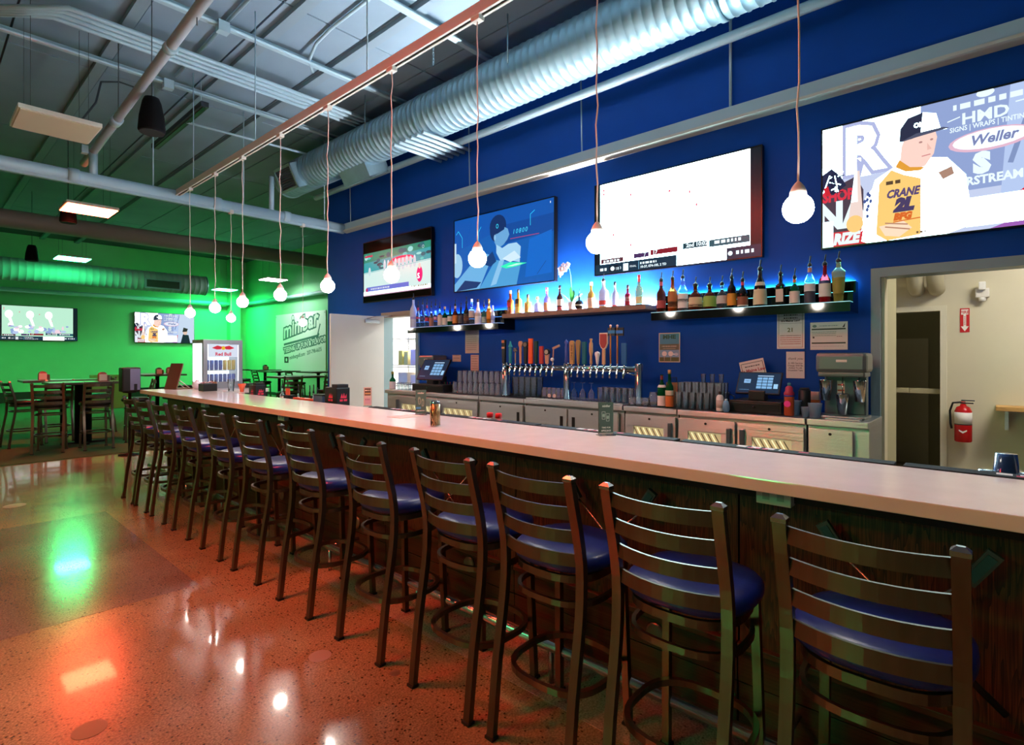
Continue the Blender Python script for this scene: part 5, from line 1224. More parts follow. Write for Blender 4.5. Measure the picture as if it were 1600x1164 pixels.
# ================================================================== GLASSWARE
G_gl = thin_glass('clear_glass')
def gmesh(kind):
    m = MB()
    if kind == 'pint_up': m.openlathe([(0.001, 0), (0.030, 0), (0.043, .148), (0.0445, .15), (0.041, .148), (0.028, .012), (0.001, .012)], 14)
    elif kind == 'pint_down': m.openlathe([(0.001, .15), (0.030, .15), (0.043, .002), (0.0445, 0), (0.041, .002), (0.028, .138), (0.001, .138)], 14)
    elif kind == 'tall': m.openlathe([(0.001, 0), (0.030, 0), (0.034, .16), (0.035, .162), (0.032, .16), (0.028, .01), (0.001, .01)], 14)
    elif kind == 'jar': m.openlathe([(0.001, 0), (0.036, 0), (0.039, .01), (0.039, .085), (0.033, .098), (0.033, .118), (0.031, .118), (0.031, .096), (0.036, .084), (0.036, .008), (0.001, .008)], 14)
    elif kind == 'wine_down': m.openlathe([(0.0335, 0), (0.038, .03), (0.036, .075), (0.012, .115), (0.004, .125), (0.004, .185), (0.032, .192), (0.032, .195), (0.001, .196)], 14)
    elif kind == 'rocks': m.openlathe([(0.001, 0), (0.034, 0), (0.04, .03), (0.038, .07), (0.034, .08), (0.032, .08), (0.036, .07), (0.037, .03), (0.03, .008), (0.001, .008)], 14)
    me = m.mesh(kind); bm = bmesh.new(); bm.from_mesh(me); bmesh.ops.recalc_face_normals(bm, faces=bm.faces); bm.to_mesh(me); bm.free(); me.materials.append(G_gl); return me
GM = {k: gmesh(k) for k in ('pint_up', 'pint_down', 'tall', 'jar', 'wine_down', 'rocks')}
def glass(kind, x, y, z, label, group, name='drinking_glass', s=1.0):
    o = link(name, GM[kind], None); o.location = (x, y, z); o.scale = (s, s, s); tag(o, label, 'glass', group); return o
ROW = ['front', 'second', 'third', 'fourth']
def cluster(kind, pxl, pxr, x0, cols, rows, z, desc, group, tiers=1, dx=0.092, th=0.151, s=1.0, skip=(), sz=1.0):
    y1 = YX(pxl, x0); y0 = YX(pxr, x0)
    for k in range(tiers):
        for r in range(rows):
            for c in range(cols):
                if (k, r, c) in skip: continue
                y = y1+(y0-y1)*(c/(max(1, cols-1)))
                tn = ('lower ' if k == 0 else 'upper ') if tiers > 1 else ''
                glass(kind, x0+r*dx, y, z+k*th*s+0.0003, '%s glass from the left, %s%s row, %s' % (ORD[c], tn, ROW[r], desc), group, s=s).scale.z *= sz
zc = ZCT+0.0065
cluster('pint_down', 711, 778, 5.02, 9, 3, zc, 'pint stack beside the left terminal', 'stacked pint glasses by the left terminal', 2, skip=[(1, 0, c) for c in range(9)])
cluster('jar', 851, 880, 5.2, 5, 1, zc, 'mason jars under the taps', 'mason jars under the taps')
cluster('tall', 806, 834, 5.2, 4, 2, zc, 'tall glasses behind the left taps', 'tall glasses behind the left taps', s=1.45, dx=.11)
cluster('wine_down', 897, 924, 5.2, 3, 1, zc, 'upturned wine glasses under the taps', 'upturned wine glasses')
cluster('tall', 938, 986, 5.12, 6, 2, zc, 'glasses left of the right tower post', 'glasses left of the right tower post', s=.95)
cluster('rocks', 988, 1008, 4.94, 3, 1, zc, 'small round glasses by the right tower post', 'small round glasses')
glass('jar', 5.0, YX(1021, 5.0), zc, 'single mason jar left of the wine bottles', None, s=1.15)
cluster('tall', 1060, 1104, 4.95, 5, 1, zc, 'short row in front of the tall pint cluster', 'tall pints right of the wine bottles', s=.95)
cluster('tall', 1064, 1122, 5.06, 6, 3, zc, 'tall pint cluster right of the wine bottles', 'tall pints right of the wine bottles', s=1.0, dx=.08, sz=1.5)
cluster('tall', 623, 640, 5.0, 4, 1, ZCT, 'clear glasses beside the bottle near the open door', 'glasses near the open door', s=.7)
for px in (1099, 1113, 1127): glass('pint_up', 5.06+0.09, YX(px, 5.15), zc+0.2435, 'pint standing on top of the tall cluster, %s' % {1099: 'left one', 1113: 'middle one', 1127: 'right one'}[px], 'pints on top of the cluster', s=.55)
# paper tags on the jars
for i, px in enumerate((858, 866)): tag(MB().lathe([(0.024, 0), (0.024, 0.004)], 16, axis='x').build('round_tag', colm('d0b8b0')), ['round white coaster leaning on the jars, left', 'round white coaster leaning on the jars, right'][i], 'coaster', 'round coasters').location = (5.145, YX(px, 5.145), zc+0.024)

# wine bottles and loose things on the counter
bottle(1034, 641, 591, 4.97, zc, 6.6, 'round', 'green', 'wine bottle with a red capsule and white label', lab='e0d4d0', lz=(.03, .34), cap='none', neck='7a1a28', lab2=('d8d4d0', .6, .68))
bottle(1046, 643.5, 585, 4.93, zc, 6.0, 'round', 'green', 'wine bottle with a cork and orange label', lab='c8642a', lz=(.03, .34), cap='cork', capc='c89a68', lab2=('cfc0a8', .36, .5))
bottle(613.5, 612.5, 585, 4.95, ZCT, 4.8, 'round', 'green', 'wine bottle with a pale label at the left end of the back bar', lab='d8d4dc', lz=(.03, .5), cap='cork', capc='8a8a40')
def stdthing(name, label, cat, x, px, z=None): return thing(name, label, cat, (x, YX(px, x), (zc if z is None else z)))
t = stdthing('paper_bag', 'brown paper bag with a black handle behind the wine bottles', 'bag', 5.2, 1053)
MB().box(-0.05, 0.05, -0.06, 0.06, 0, 0.23).build('bag', mat('kraft_paper', H('8a5a3c'), 0.8, noise=0.15, nscale=20), t)
MB().tube([(0, 0.035, 0.22), (0, 0.03, 0.28), (0, -0.03, 0.28), (0, -0.035, 0.22)], 0.004, 6).build('handle', M_dark, t)
t = stdthing('syrup_bottle', 'white plastic bottle with printed label left of the right terminal', 'bottle', 4.92, 1125)
MB().lathe([(.03, 0), (.033, .01), (.033, .12), (.024, .14), (.012, .15)], 16).build('body', colm('ded2cc'), t); MB().lathe([(.014, .148), (.014, .175), (.005, .18)], 12).build('cap', colm('2a2a2c'), t); MB().lathe([(.0335, .03), (.0335, .1)], 16).build('label', colm('b8a098'), t)
t = stdthing('blue_bottle', 'small pale blue plastic bottle beside the white one', 'bottle', 4.88, 1134.5)
MB().lathe([(.02, 0), (.03, .02), (.03, .06), (.02, .095), (.012, .1)], 14).build('body', mat('pale_blue_plastic', H('8ab8d8'), 0.3, trans=.5), t); MB().lathe([(.012, .1), (.011, .115)], 12).build('cap', colm('d8e4ea'), t)
t = stdthing('steel_pitcher', 'small steel pitcher behind the plastic bottles', 'pitcher', 5.32, 1133)
MB().openlathe([(.001, 0), (.05, 0), (.055, .05), (.05, .14), (.054, .15), (.046, .14), (.05, .05), (.001, .006)], 18).build('body', M_chrome, t); MB().tube([(0, -.05, .13), (0, -.09, .11), (0, -.085, .06), (0, -.052, .04)], .006, 8).build('handle', M_chrome, t)
t = stdthing('orange_bottle', 'orange drink bottle with a pink round sticker right of the terminal', 'bottle', 4.92, 1233)
MB().lathe([(.035, 0), (.038, .01), (.038, .165), (.037, .17)], 18).build('body', mat('orange_plastic', H('c4562c'), 0.35, trans=.3), t); MB().lathe([(.039, .165), (.039, .19), (.03, .205), (.028, .235), (.012, .25)], 18).build('cap', colm('b02a4a'), t)
MB().lathe([(.0395, .16), (.0395, .172)], 18).build('cap_ring', colm('3a3a9a'), t); MB().lathe([(.026, 0), (.026, .003)], 18, (-.0415, .004, .1), axis='x').build('sticker', colm('f040a0'), t); MB().lathe([(.012, .25), (.014, .27), (.006, .275)], 10).build('spout', colm('4a8a9a'), t)
t = stdthing('black_canister', 'matte black canister behind the orange bottle', 'canister', 5.15, 1257); MB().lathe([(.045, 0), (.048, .01), (.048, .2), (.04, .21)], 16).build('body', M_dark, t); MB().lathe([(.04, .21), (.035, .225)], 16).build('lid', M_matb, t)
M_clearp = mat('frosted_plastic', H('b8d4e8'), 0.25, trans=.7, ior=1.2)
for i, (px, x, sc, lab) in enumerate(((1273.5, 4.95, 1.0, 'frosted plastic tub left of the mixer'), (1259, 4.96, .7, 'smaller plastic tub half behind the frosted tub'), (1241, 5.06, 1.05, 'greenish plastic tub behind the orange bottle'))):
    o = MB().openlathe([(.001, 0), (.038, 0), (.052, .115), (.054, .12), (.05, .118), (.036, .005), (.001, .005)], 16).build('plastic_tub', M_clearp); tag(o, lab, 'tub', 'plastic tubs'); o.location = (x, YX(px, x), ZCT+.0005); o.scale = (sc, sc, sc)
t = stdthing('spice_carton', 'small orange carton behind the frosted tub', 'carton', 5.33, 1272, ZCT+.0005); MB().box(-.03, .03, -.045, .045, 0, .12).build('carton', colm('c0602a'), t); MB().box(-.028, .028, -.04, .04, .12, .19).build('card', colm('c8b0a0'), t)
# stack of papers/cups beside the left mixer
t = stdthing('cup_stack', 'stack of white paper cups beside the left mixer', 'cups', 5.3, 689, zc)
for q in range(4): MB().openlathe([(.001, .2+q*.03), (.034, .2+q*.03), (.045, .29+q*.03), (.042, .288+q*.03), (.032, .204+q*.03), (.001, .204+q*.03)], 14).build('cup', colm('d8ccd0'), t)
MB().box(-.06, .06, -.06, .06, 0, .2).build('cup_box', M_dark, t)
t = stdthing('condiment_tray', 'dark wire basket of red and green straws beside the glasses', 'basket', 5.14, 699)
MB().openlathe([(.001, 0), (.05, 0), (.06, .05), (.057, .05), (.047, .004), (.001, .004)], 14).build('basket', M_dark, t)
for q in range(8): MB().tube([(.03*math.cos(q*.8), .03*math.sin(q*.8), .01), (.045*math.cos(q*.8), .045*math.sin(q*.8), .13)], .004, 6).build('straw', colm('c83040' if q % 2 else '2f8a4a'), t)

# ================================================================== THINGS ON THE BAR TOP
ZB = 1.0673
def onbar(px, py): return PX(px, py, Z=ZB)
M_acry = mat('clear_acrylic', H('e8f4f0'), 0.05, trans=.9, ior=1.3)
def sign(px, py, hpx, wpx, label, draw, name='table_sign'):
    p = onbar(px, py); d = p.x*S48+p.y*C48; h = hpx/FPX*d; wd = wpx/FPX*d
    ang = math.atan2(p.x, p.y)     # turned to face along the bar
    t = thing(name, label, 'table sign', (p.x, p.y, ZB), -0.62)
    MB().box(-wd*.55, wd*.55, -.03, .03, 0, .004).build('foot', M_acry, t)
    MB().box(-wd/2, wd/2, -.004, .004, .004, h).build('holder', M_acry, t)
    a = Art(wd*.94, h*.94); draw(a)
    a.build('card_print', PRN, (-wd*.47, -.0046, .004+h*.03), (1, 0, 0), (0, 0, 1), t, eps=.0002)
    b = Art(wd*.94, h*.94); b.rect(0, 0, 1, 1, H('3a4a44')); b.build('card_back', PRN, (wd*.47, .0046, .004+h*.03), (-1, 0, 0), (0, 0, 1), t, eps=.0002)
def d_s2(a):
    a.rect(0, 0, 1, 1, H('4a665c')).text('minibar', .5, .85, .1, H('e0e8d8'), .004, align='CENTER', shear=.2, sx=.9)
    for x, y, s in ((.32, .58, 1), (.62, .52, 1.1)):
        a.line([(x-.12, y+.12), (x-.1, y-.12), (x+.1, y-.12), (x+.12, y+.12), (x-.12, y+.12)], .012, H('c8d8cc')).ell(x, y, .05, .06, H('8fb0a0')).text('?', x, y-.04, .1, H('e0f0e4'), align='CENTER')
    a.text('TIME FOR', .5, .17, .07, H('e4ece0'), .003, align='CENTER').text('APPLE JACK', .5, .07, .075, H('f0f4ec'), .004, align='CENTER', sx=.85).rect(0, 0, 1, .03, H('d8d8d0'))
def d_s1(a):
    a.rect(0, 0, 1, 1, H('4a665c')).text('minibar', .5, .84, .1, H('d8c8b8'), .004, align='CENTER', shear=.2, sx=.9)
    for x, y in ((.35, .5), (.68, .42)): a.line([(x-.1, y+.14), (x-.05, y-.1), (x+.08, y-.1), (x+.1, y+.14)], .014, H('c8c0a8')); a.ell(x, y+.16, .05, .05, H('8a9a80'))
    a.rect(.05, .2, .5, .28, H('4a9ad0')).scrib(.1, .1, .9, .04, H('d8d0c8'))
def d_s0(a):
    a.rect(0, 0, 1, 1, H('d0b8b0')).rect(.1, .55, .9, .95, H('5a4238')).rect(.15, .62, .85, .7, H('c89a60')).scrib(.15, .8, .85, .06, H('e8d8c0')).rect(.1, .08, .9, .42, H('c8a0b0')).scrib(.2, .3, .8, .05, H('8a4a5a'))
sign(946.5, 680, 52, 24.5, 'dark green drink menu sign in a clear holder at the middle of the bar', d_s2)
sign(657.5, 648, 39, 17, 'dark green drink menu sign beside the printed can', d_s1)
sign(574.5, 635, 30, 12.5, 'small brown and pink menu sign far down the bar', d_s0)
p = onbar(680, 666); t = thing('drink_can', 'tall printed black and gold beer can standing on the bar top', 'can', (p.x, p.y, ZB))
MB().lathe([(.026, 0), (.031, .006), (.031, .142), (.027, .152), (.0265, .156), (.024, .153), (.001, .153)], 24).build('can_body', M_chrome, t)
def can_mat():
    m = bpy.data.materials.new('can_print'); m.use_nodes = True; nt = m.node_tree; b = nt.nodes['Principled BSDF']; tc = nt.nodes.new('ShaderNodeTexCoord'); mp = nt.nodes.new('ShaderNodeMapping'); mp.inputs['Scale'].default_value = (60, 60, 22)
    wv = nt.nodes.new('ShaderNodeTexWave'); wv.inputs['Scale'].default_value = 1.2; wv.inputs['Distortion'].default_value = 7; r = nt.nodes.new('ShaderNodeValToRGB'); e = r.color_ramp.elements; e[0].position = .45; e[0].color = (*H('151210'), 1); e[1].position = .6; e[1].color = (*H('d8b07a'), 1)
    nt.links.new(tc.outputs['Object'], mp.inputs[0]); nt.links.new(mp.outputs[0], wv.inputs['Vector']); nt.links.new(wv.outputs['Fac'], r.inputs[0]); nt.links.new(r.outputs[0], b.inputs['Base Color']); b.inputs['Roughness'].default_value = .3; b.inputs['Metallic'].default_value = .6; return m
MB().lathe([(.0314, .008), (.0314, .140)], 24).build('can_wrap', can_mat(), t)
for i, px in enumerate((765.5, 779)):
    p = PX(px, 657, X=2.75); t = thing('spice_shaker', ['left red-lidded spice shaker behind the bar top', 'right red-lidded spice shaker behind the bar top'][i], 'shaker', (2.75, p.y, 0.9555), 0, 'red-lidded shakers')
    MB().lathe([(.026, 0), (.028, .01), (.028, .10), (.022, .12)], 16).build('jar', mat('shaker_jar', H('b86a4a'), 0.3, trans=.3), t); MB().lathe([(.024, .118), (.024, .145), (.02, .15)], 16).build('lid', colm('d01c24'), t)
tag(MB().box(2.3, 2.52, 3.12, 3.28, ZB, ZB+.002).build('paper_napkin', colm('e8d0c8')), 'flat paper napkin on the bar beside the menu sign', 'napkin')
# black organisers with a red flame mark
def organiser(x, px, label, s=1.0):
    t = thing('napkin_caddy', label, 'caddy', (x, YX(px, x), .9555), 0, 'black bar caddies'); t.scale = (s, s, s)
    MB().box(-.07, .07, -.11, .11, 0, .25, .01).build('body', M_dark, t); MB().box(-.06, .06, -.10, .0, .25, .28, .004).build('napkin_lid', M_matb, t)
    for r_, o_, w_ in (((0, -1, 0), (-.0705, .06, .1), .12), ((1, 0, 0), (-.055, -.1105, .1), .11)):
        a = Art(w_, .1); a.poly([(.2, .5), (.35, .95), (.45, .6), (.55, 1), (.65, .6), (.8, .9), (.8, .5)], H('d02848')).scrib(.15, .2, .85, .2, H('d02848')); a.build('flame_mark', PRN, o_, r_, (0, 0, 1), t, eps=.0002)
organiser(2.76, 527, 'black napkin caddy with a red flame mark, nearer one on the bar')
organiser(2.74, 402, 'black napkin caddy with a red mark beside the orange cup', .85)
t = thing('garnish_tray', 'blue garnish tray left of the nearer black caddy', 'tray', (2.78, YX(508, 2.78), .9555)); MB().box(-.08, .08, -.09, .09, 0, .16, .006).build('tray', mat('tray_blue', H('5a86b8'), .3, trans=.4), t); MB().box(-.085, .085, -.095, .095, .16, .17, .003).build('rim', M_dark, t)
# speed rail bottles showing only their tops
for i, px in enumerate((441, 466, 473, 484, 490, 496)):
    bottle(px, 640, [601, 605, 607, 604, 602, 606][i], 2.82, .9555, 3.4, 'round', ['clear', 'clear', 'green', 'brown', 'clear', 'amber'][i], ORD[i]+' pourer bottle from the left behind the far bar top', lab=['d8d0c8', 'c8b8a8', '8a9a60', 'c09060', 'd0c0c0', 'c87a4a'][i], group='speed rail bottles')
tag(MB().box(2.71, 2.765, YX(500, 2.74), YX(462, 2.74), 1.05, 1.07).box(2.72, 2.74, YX(500, 2.74), YX(462, 2.74), .9555, 1.05).build('orange_tray', colm('d0502a')), 'thin orange tray on the back edge of the bar', 'tray')
t = thing('straw_holder', 'orange pick holder between the speed rail bottles', 'holder', (2.75, YX(452, 2.75), .9555)); MB().box(-.04, .04, -.05, .05, 0, .13).build('cup', M_dark, t)
for q in range(7): MB().box(-.02, -.012, -.045+q*.014, -.039+q*.014, .1, .2).build('pick', colm('d8603a'), t)
# far end of the bar
p = onbar(285, 607); t = thing('menu_easel', 'tilted brown menu board on a wooden easel at the far end of the bar', 'easel', (p.x-.13, p.y-.1, ZB), .25)
MB().obox((0, 0, .17), (.26, 0, .966), (0, 1, 0), (.966, 0, -.26), .35, .26, .014).build('board', colm('6a4438'), t)
MB().tube([(.03, .06, .12), (.17, .06, .01)], .008, 6).tube([(.03, -.06, .12), (.17, -.06, .01)], .008, 6).build('brace', colm('b8a8a0'), t); MB().box(-.06, .18, -.12, .12, 0, .012).build('base', colm('6a4a40'), t)
p = onbar(307, 608); t = thing('cloth_napkin', 'crumpled white bar towel beside the menu easel', 'towel', (p.x, p.y, ZB))
m = MB().sphere((0, 0, .05), .05, 14, 10, 1.0); rr = random.Random(5); m.v = [(x*(1+rr.uniform(-.25, .25)), y*(1.3+rr.uniform(-.25, .25)), max(0, z*(1.15+rr.uniform(-.2, .2)))) for x, y, z in m.v]; m.build('towel', colm('e6dcea', .8), t)
p = onbar(318, 611); t = thing('condiment_caddy', 'black condiment caddy full of packets near the small cooler', 'caddy', (p.x+.05, p.y, ZB)); MB().box(-.08, .08, -.09, .09, 0, .09, .004).build('box', M_dark, t)
for q in range(18): MB().obox((-.06+.12*rr.random(), -.07+.14*rr.random(), .10+.015*rr.random()), Vector((1, .2*q % 1, .3)).normalized(), Vector((-.2*q % 1, 1, 0)).normalized(), (0, 0, 1), .035, .03, .006).build('packet', colm(['d8b0b8', 'c87880', 'e8d8dc', '8a3040'][q % 4]), t)
p = onbar(334, 610); t = thing('copper_tin', 'copper coloured tin of straws beside the condiment caddy', 'tin', (p.x, p.y, ZB)); MB().openlathe([(.001, 0), (.036, 0), (.038, .11), (.035, .11), (.033, .004), (.001, .004)], 18).build('tin', mat('copper_metal', H('b87a5a'), .3, .9), t)
for q in range(6): MB().tube([(.015*math.cos(q), .015*math.sin(q), .01), (.025*math.cos(q), .025*math.sin(q), .13)], .003, 5).build('straw', M_dark, t)
p = onbar(361, 611.5); glass('pint_up', p.x, p.y, ZB, 'empty pint glass standing on the far part of the bar', None)
p = onbar(378, 615); t = thing('orange_cup', 'flared orange and white paper cup on the bar', 'cup', (p.x, p.y, ZB)); MB().openlathe([(.001, 0), (.03, 0), (.02, .02), (.024, .05), (.045, .115), (.042, .113), (.02, .05), (.001, .03)], 16).build('cup', colm('e06a48'), t); MB().lathe([(.031, 0), (.031, .012), (.02, .02)], 16).build('base', colm('e8e4e0'), t)
tag(MB().box(3.135, 3.27, 7.75, 7.95, ZB, ZB+.06, .005).build('black_box', M_dark), 'small black box beside the copper tin', 'box')
# small lit drinks cooler
fp = onbar(329, 606.5); fw, fh, fd = .50, .66, .42
t = thing('drinks_cooler', 'small lit countertop drinks cooler with cans at the far end of the bar', 'cooler', (2.62, 7.86, ZB))
E_f = emis('cooler_white', (.85, .93, 1.0), 2.6); M_fg = mat('cooler_grey', H('8a909a'), .4, .3)
MB().box(0, fw, 0.02, fd, 0, .05).box(0, fw, .02, fd, fh-.05, fh).box(0, .03, .02, fd, .05, fh-.05).box(fw-.03, fw, .02, fd, .05, fh-.05).box(.03, fw-.03, fd-.03, fd, .05, fh-.05).build('cabinet', M_fg, t)
MB().box(-.004, 0, .06, fd-.03, .09, fh-.05).build('side_light', E_f, t)
dr = MB().box(0, .05, 0, .02, 0, fh).box(fw-.05, fw, 0, .02, 0, fh).box(.05, fw-.05, 0, .02, 0, .09).box(.05, fw-.05, 0, .02, fh-.06, fh).build('door', M_fg, t)
MB().box(.05, fw-.05, .008, .012, .09, fh-.06).build('door_pane', thin_glass('cooler_glass'), dr)
MB().box(.035, fw-.035, fd-.036, fd-.031, .055, fh-.055).build('back_light', E_f, t); MB().box(fw-.062, fw-.052, .005, .01, .1, fh-.07).build('edge_light', E_f, t)
a = Art(fw-.12, .17); a.rect(0, 0, 1, 1, H('dfe8fa')).ell(.5, .72, .16, .15, H('f2c020')).poly([(.12, .72), (.3, .92), (.46, .82), (.42, .62), (.28, .6)], H('d81c34')).poly([(.88, .72), (.7, .92), (.54, .82), (.58, .62), (.72, .6)], H('d81c34')).text('Red Bull', .5, .12, .36, H('d8284a'), .012, align='CENTER')
a.build('header_print', print_mat('cooler_print', .9), (.06, .0035, fh-.235), (1, 0, 0), (0, 0, 1), t)
for k, z in enumerate((.06, .25)):
    MB().box(.035, fw-.035, .05, fd-.04, z-.008, z).build('wire_shelf', M_chrome, t)
for k, z in enumerate((.06, .25)):
    for c in range(7):
        o = MB().lathe([(.022, 0), (.025, .006), (.025, .125), (.02, .135)], 14).build('energy_can', mat('can_blue', H('2f62c8'), .3, .4) if (k == 0 or c < 4) else mat('can_yellow', H('e8d060'), .3, .4)); o.location = (2.62+.08+c*.056, 7.86+.1, ZB+z+.0005)
        tag(o, '%s slim %s can from the left on the %s cooler shelf' % (ORD[c], 'blue' if (k == 0 or c < 4) else 'yellow', ('lower', 'upper')[k]), 'can', 'cans in the small cooler')

# ================================================================== FAR DINING AREA
M_top = mat('table_top', H('3a2a22'), .3, noise=.15, nscale=8); M_blk = mat('table_iron', H('0c0c0d'), .5, .3)
def table(x, y, w_, label, d_=None, h=1.07, post=.045):
    d_ = d_ or w_; t = thing('high_table', label, 'table', (x, y, .012), 0, 'high dining tables')
    MB().box(-w_/2, w_/2, -d_/2, d_/2, h-.05, h-.012, .006).build('table_top', M_top, t)
    MB().lathe([(post, .03), (post, h-.08), (post*3, h-.055), (post*3, h-.05)], 16).build('post', M_blk, t)
    MB().box(-.3, .3, -.035, .035, 0, .03).box(-.035, .035, -.3, .3, 0, .03).build('base', M_blk, t); return t
table(2.02, 11.75, 1.0, 'nearest high table in the carpeted area with a red menu holder', .75, post=.12)
table(1.95, 13.1, 1.2, 'second high table behind the nearest one on the carpet', .75)
table(4.15, 15.6, .9, 'wide high table standing behind the menu easel', 1.4)
table(7.4, 19.1, .65, 'slim high table just right of the drinks cooler'); table(7.86, 18.0, .75, 'slim high table left of the banner'); table(7.5, 16.2, .9, 'high table below the left part of the banner'); table(7.95, 14.7, .9, 'high table below the right part of the banner'); table(5.75, 11.6, 1.0, 'brown high table nearest the open white door', .8)
t = thing('slim_stand', 'slim black stand behind the last bar stool holding a dark box', 'stand', (2.27, 9.9, 0))
MB().lathe([(.15, 0), (.15, .012), (.03, .03), (.022, .05), (.022, .94), (.09, .95), (.09, .962)], 18).build('pedestal', M_blk, t)
t = thing('box_unit', 'dark upright box with a lavender front on the stand at the end of the bar', 'dispenser', (2.27, 9.9, .9625)); MB().box(-.12, .12, -.1, .12, 0, .37, .02).build('case', M_dark, t); MB().box(-.02, .11, -.106, -.1, .03, .35, .004).build('front_panel', mat('lavender_panel', H('7a7ea8'), .35), t); MB().box(.03, .07, -.11, -.106, .03, .12).build('slot', M_dark, t)
M_vin2 = mat('black_vinyl', H('14110f'), .35)
hc = make_stool('high_chair', 'x', M_vin2); g = 'ladder-back high chairs in the dining area'
CH_ = [(1.5, 11.1, 1.3, 'high chair at the near left side of the nearest carpet table'), (2.05, 10.98, PI/2, 'high chair with its back to the viewer at the nearest carpet table'), (1.3, 12.1, .2, 'high chair at the far left of the carpet tables'), (2.72, 11.4, PI*.95, 'high chair at the right side of the nearest carpet table'), (2.5, 13.2, PI, 'high chair behind the nearest carpet table on the right'), (1.75, 12.45, PI/2+.1, 'high chair between the two carpet tables with a red lit back'),
  (4.75, 15.3, 2.8, 'high chair behind the menu easel'), (5.3, 11.05, PI/2, 'red lit high chair at the brown table near the door'), (6.2, 11.05, PI/2, 'red lit high chair half hidden by the open door'), (7.0, 16.2, 0, 'high chair left of the table under the banner'), (7.35, 18.5, 0.3, 'high chair left of the slim table near the corner'), (7.4, 14.9, 0, 'high chair under the middle of the banner'), (8.55, 15.0, PI, 'high chair against the banner wall')]
for i, (x, y, rz, lab) in enumerate(CH_):
    if i == 0: hc.location = (x, y, .012); hc.rotation_euler = (0, 0, rz); hc['label'] = lab; hc['group'] = g
    else: dup(hc, (x, y, .012), rz, lab, g)
def holder(x, y, label, c='a83a34'):
    t = thing('menu_holder', label, 'menu holder', (x, y, 1.0705), 0, 'menu holders on the high tables')
    m = MB(); n = 8; o_ = [(-.06, 0), (.06, 0)]+[(.06*math.cos(PI*k/n), .10+.06*math.sin(PI*k/n)) for k in range(n+1)]
    m.prism(o_, (0, -.05, 0), (1, 0, 0), (0, 0, 1), (0, 1, 0), .1); m.build('curved_body', colm(c), t)
    MB().box(-.055, .055, -.053, -.05, .01, .12).build('card', colm('d8c8b8'), t); MB().box(.07, .1, -.03, .03, 0, .1).build('bottle_pack', colm('5a3a20'), t)
holder(1.65, 13.05, 'red menu holder on the second carpet table'); holder(2.28, 11.7, 'red curved menu holder on the nearest carpet table'); holder(4.1, 15.3, 'brown menu holder on the table behind the easel', '5a3a22'); holder(7.4, 19.1, 'tiny menu holder on the slim table right of the cooler', '2f5a4a'); holder(7.86, 18.0, 'tiny menu holder on the slim table left of the banner', '2f5a4a'); holder(4.45, 15.75, 'red menu holder at the right of the table behind the easel')
# timber putting-green kerbs
M_kerb = mat('kerb_timber', H('8a6a4a'), .7, noise=.3, nscale=14, aniso=(.3, 4, 4))
for i, (y, h, lab) in enumerate(((16.9, .22, 'low timber kerb edging the carpet on the left'), (19.3, .3, 'second low timber kerb behind the first'))):
    t = thing('timber_kerb', lab, 'kerb', (-2.6, y, .012), 0, 'timber kerbs')
    for q in range(4): MB().box(-3+q*1.6, -3+q*1.6+1.59, -.07, .07, 0, h-.03).build('block', M_kerb, t); MB().box(-3+q*1.6, -3+q*1.6+1.59, -.1, .1, h-.03, h).build('cap', M_oakd, t)
tag(MB().box(3.4, 4.3, 18.9, 19.0, .012, .98, .01).build('low_partition', colm('8a9a60', .6)), 'pale low partition behind the wide high table', 'partition')

# ================================================================== STORE ROOM AND KITCHEN CONTENTS
t = thing('wire_rack', 'chrome wire storage rack inside the bright store room', 'rack', (6.75, 8.7, 0))
for x in (-.2, .2):
    for y in (-.45, .45): MB().tube([(x, y, 0), (x, y, 1.9)], .013, 8).build('post', M_steel, t)
for z in (.5, .95, 1.33, 1.85):
    s_ = MB().tube([(-.2, -.45, z), (-.2, .45, z), (.2, .45, z), (.2, -.45, z)], .008, 6, closed=True).tube([(-.2, -.45, z-.04), (-.2, .45, z-.04), (.2, .45, z-.04), (.2, -.45, z-.04)], .006, 6, closed=True).build('shelf_frame', M_steel, t)
    for q in range(12): MB().tube([(-.2, -.42+q*.076, z+.004), (.2, -.42+q*.076, z+.004)], .003, 5).build('wire', M_steel, s_)
for i, (y, w_, h, c, z, nm) in enumerate(((.28, .13, .28, 'f0e070', 1.338, 'left yellow carton on the upper rack shelf'), (.1, .13, .26, 'f4e890', 1.338, 'right yellow carton on the upper rack shelf'), (-.15, .2, .3, 'e8e4f0', 1.338, 'white carton on the upper rack shelf'), (.2, .3, .22, 'f0e4c8', .958, 'cream carton on the middle rack shelf'), (-.2, .3, .18, 'f2ecdc', .958, 'pale carton on the middle rack shelf'))):
    o = MB().box(-.13, .13, -w_/2, w_/2, 0, h, .004).build('carton', colm(c, .7)); o.location = (6.75, 8.7+y, z); tag(o, nm, 'carton', 'cartons on the rack')
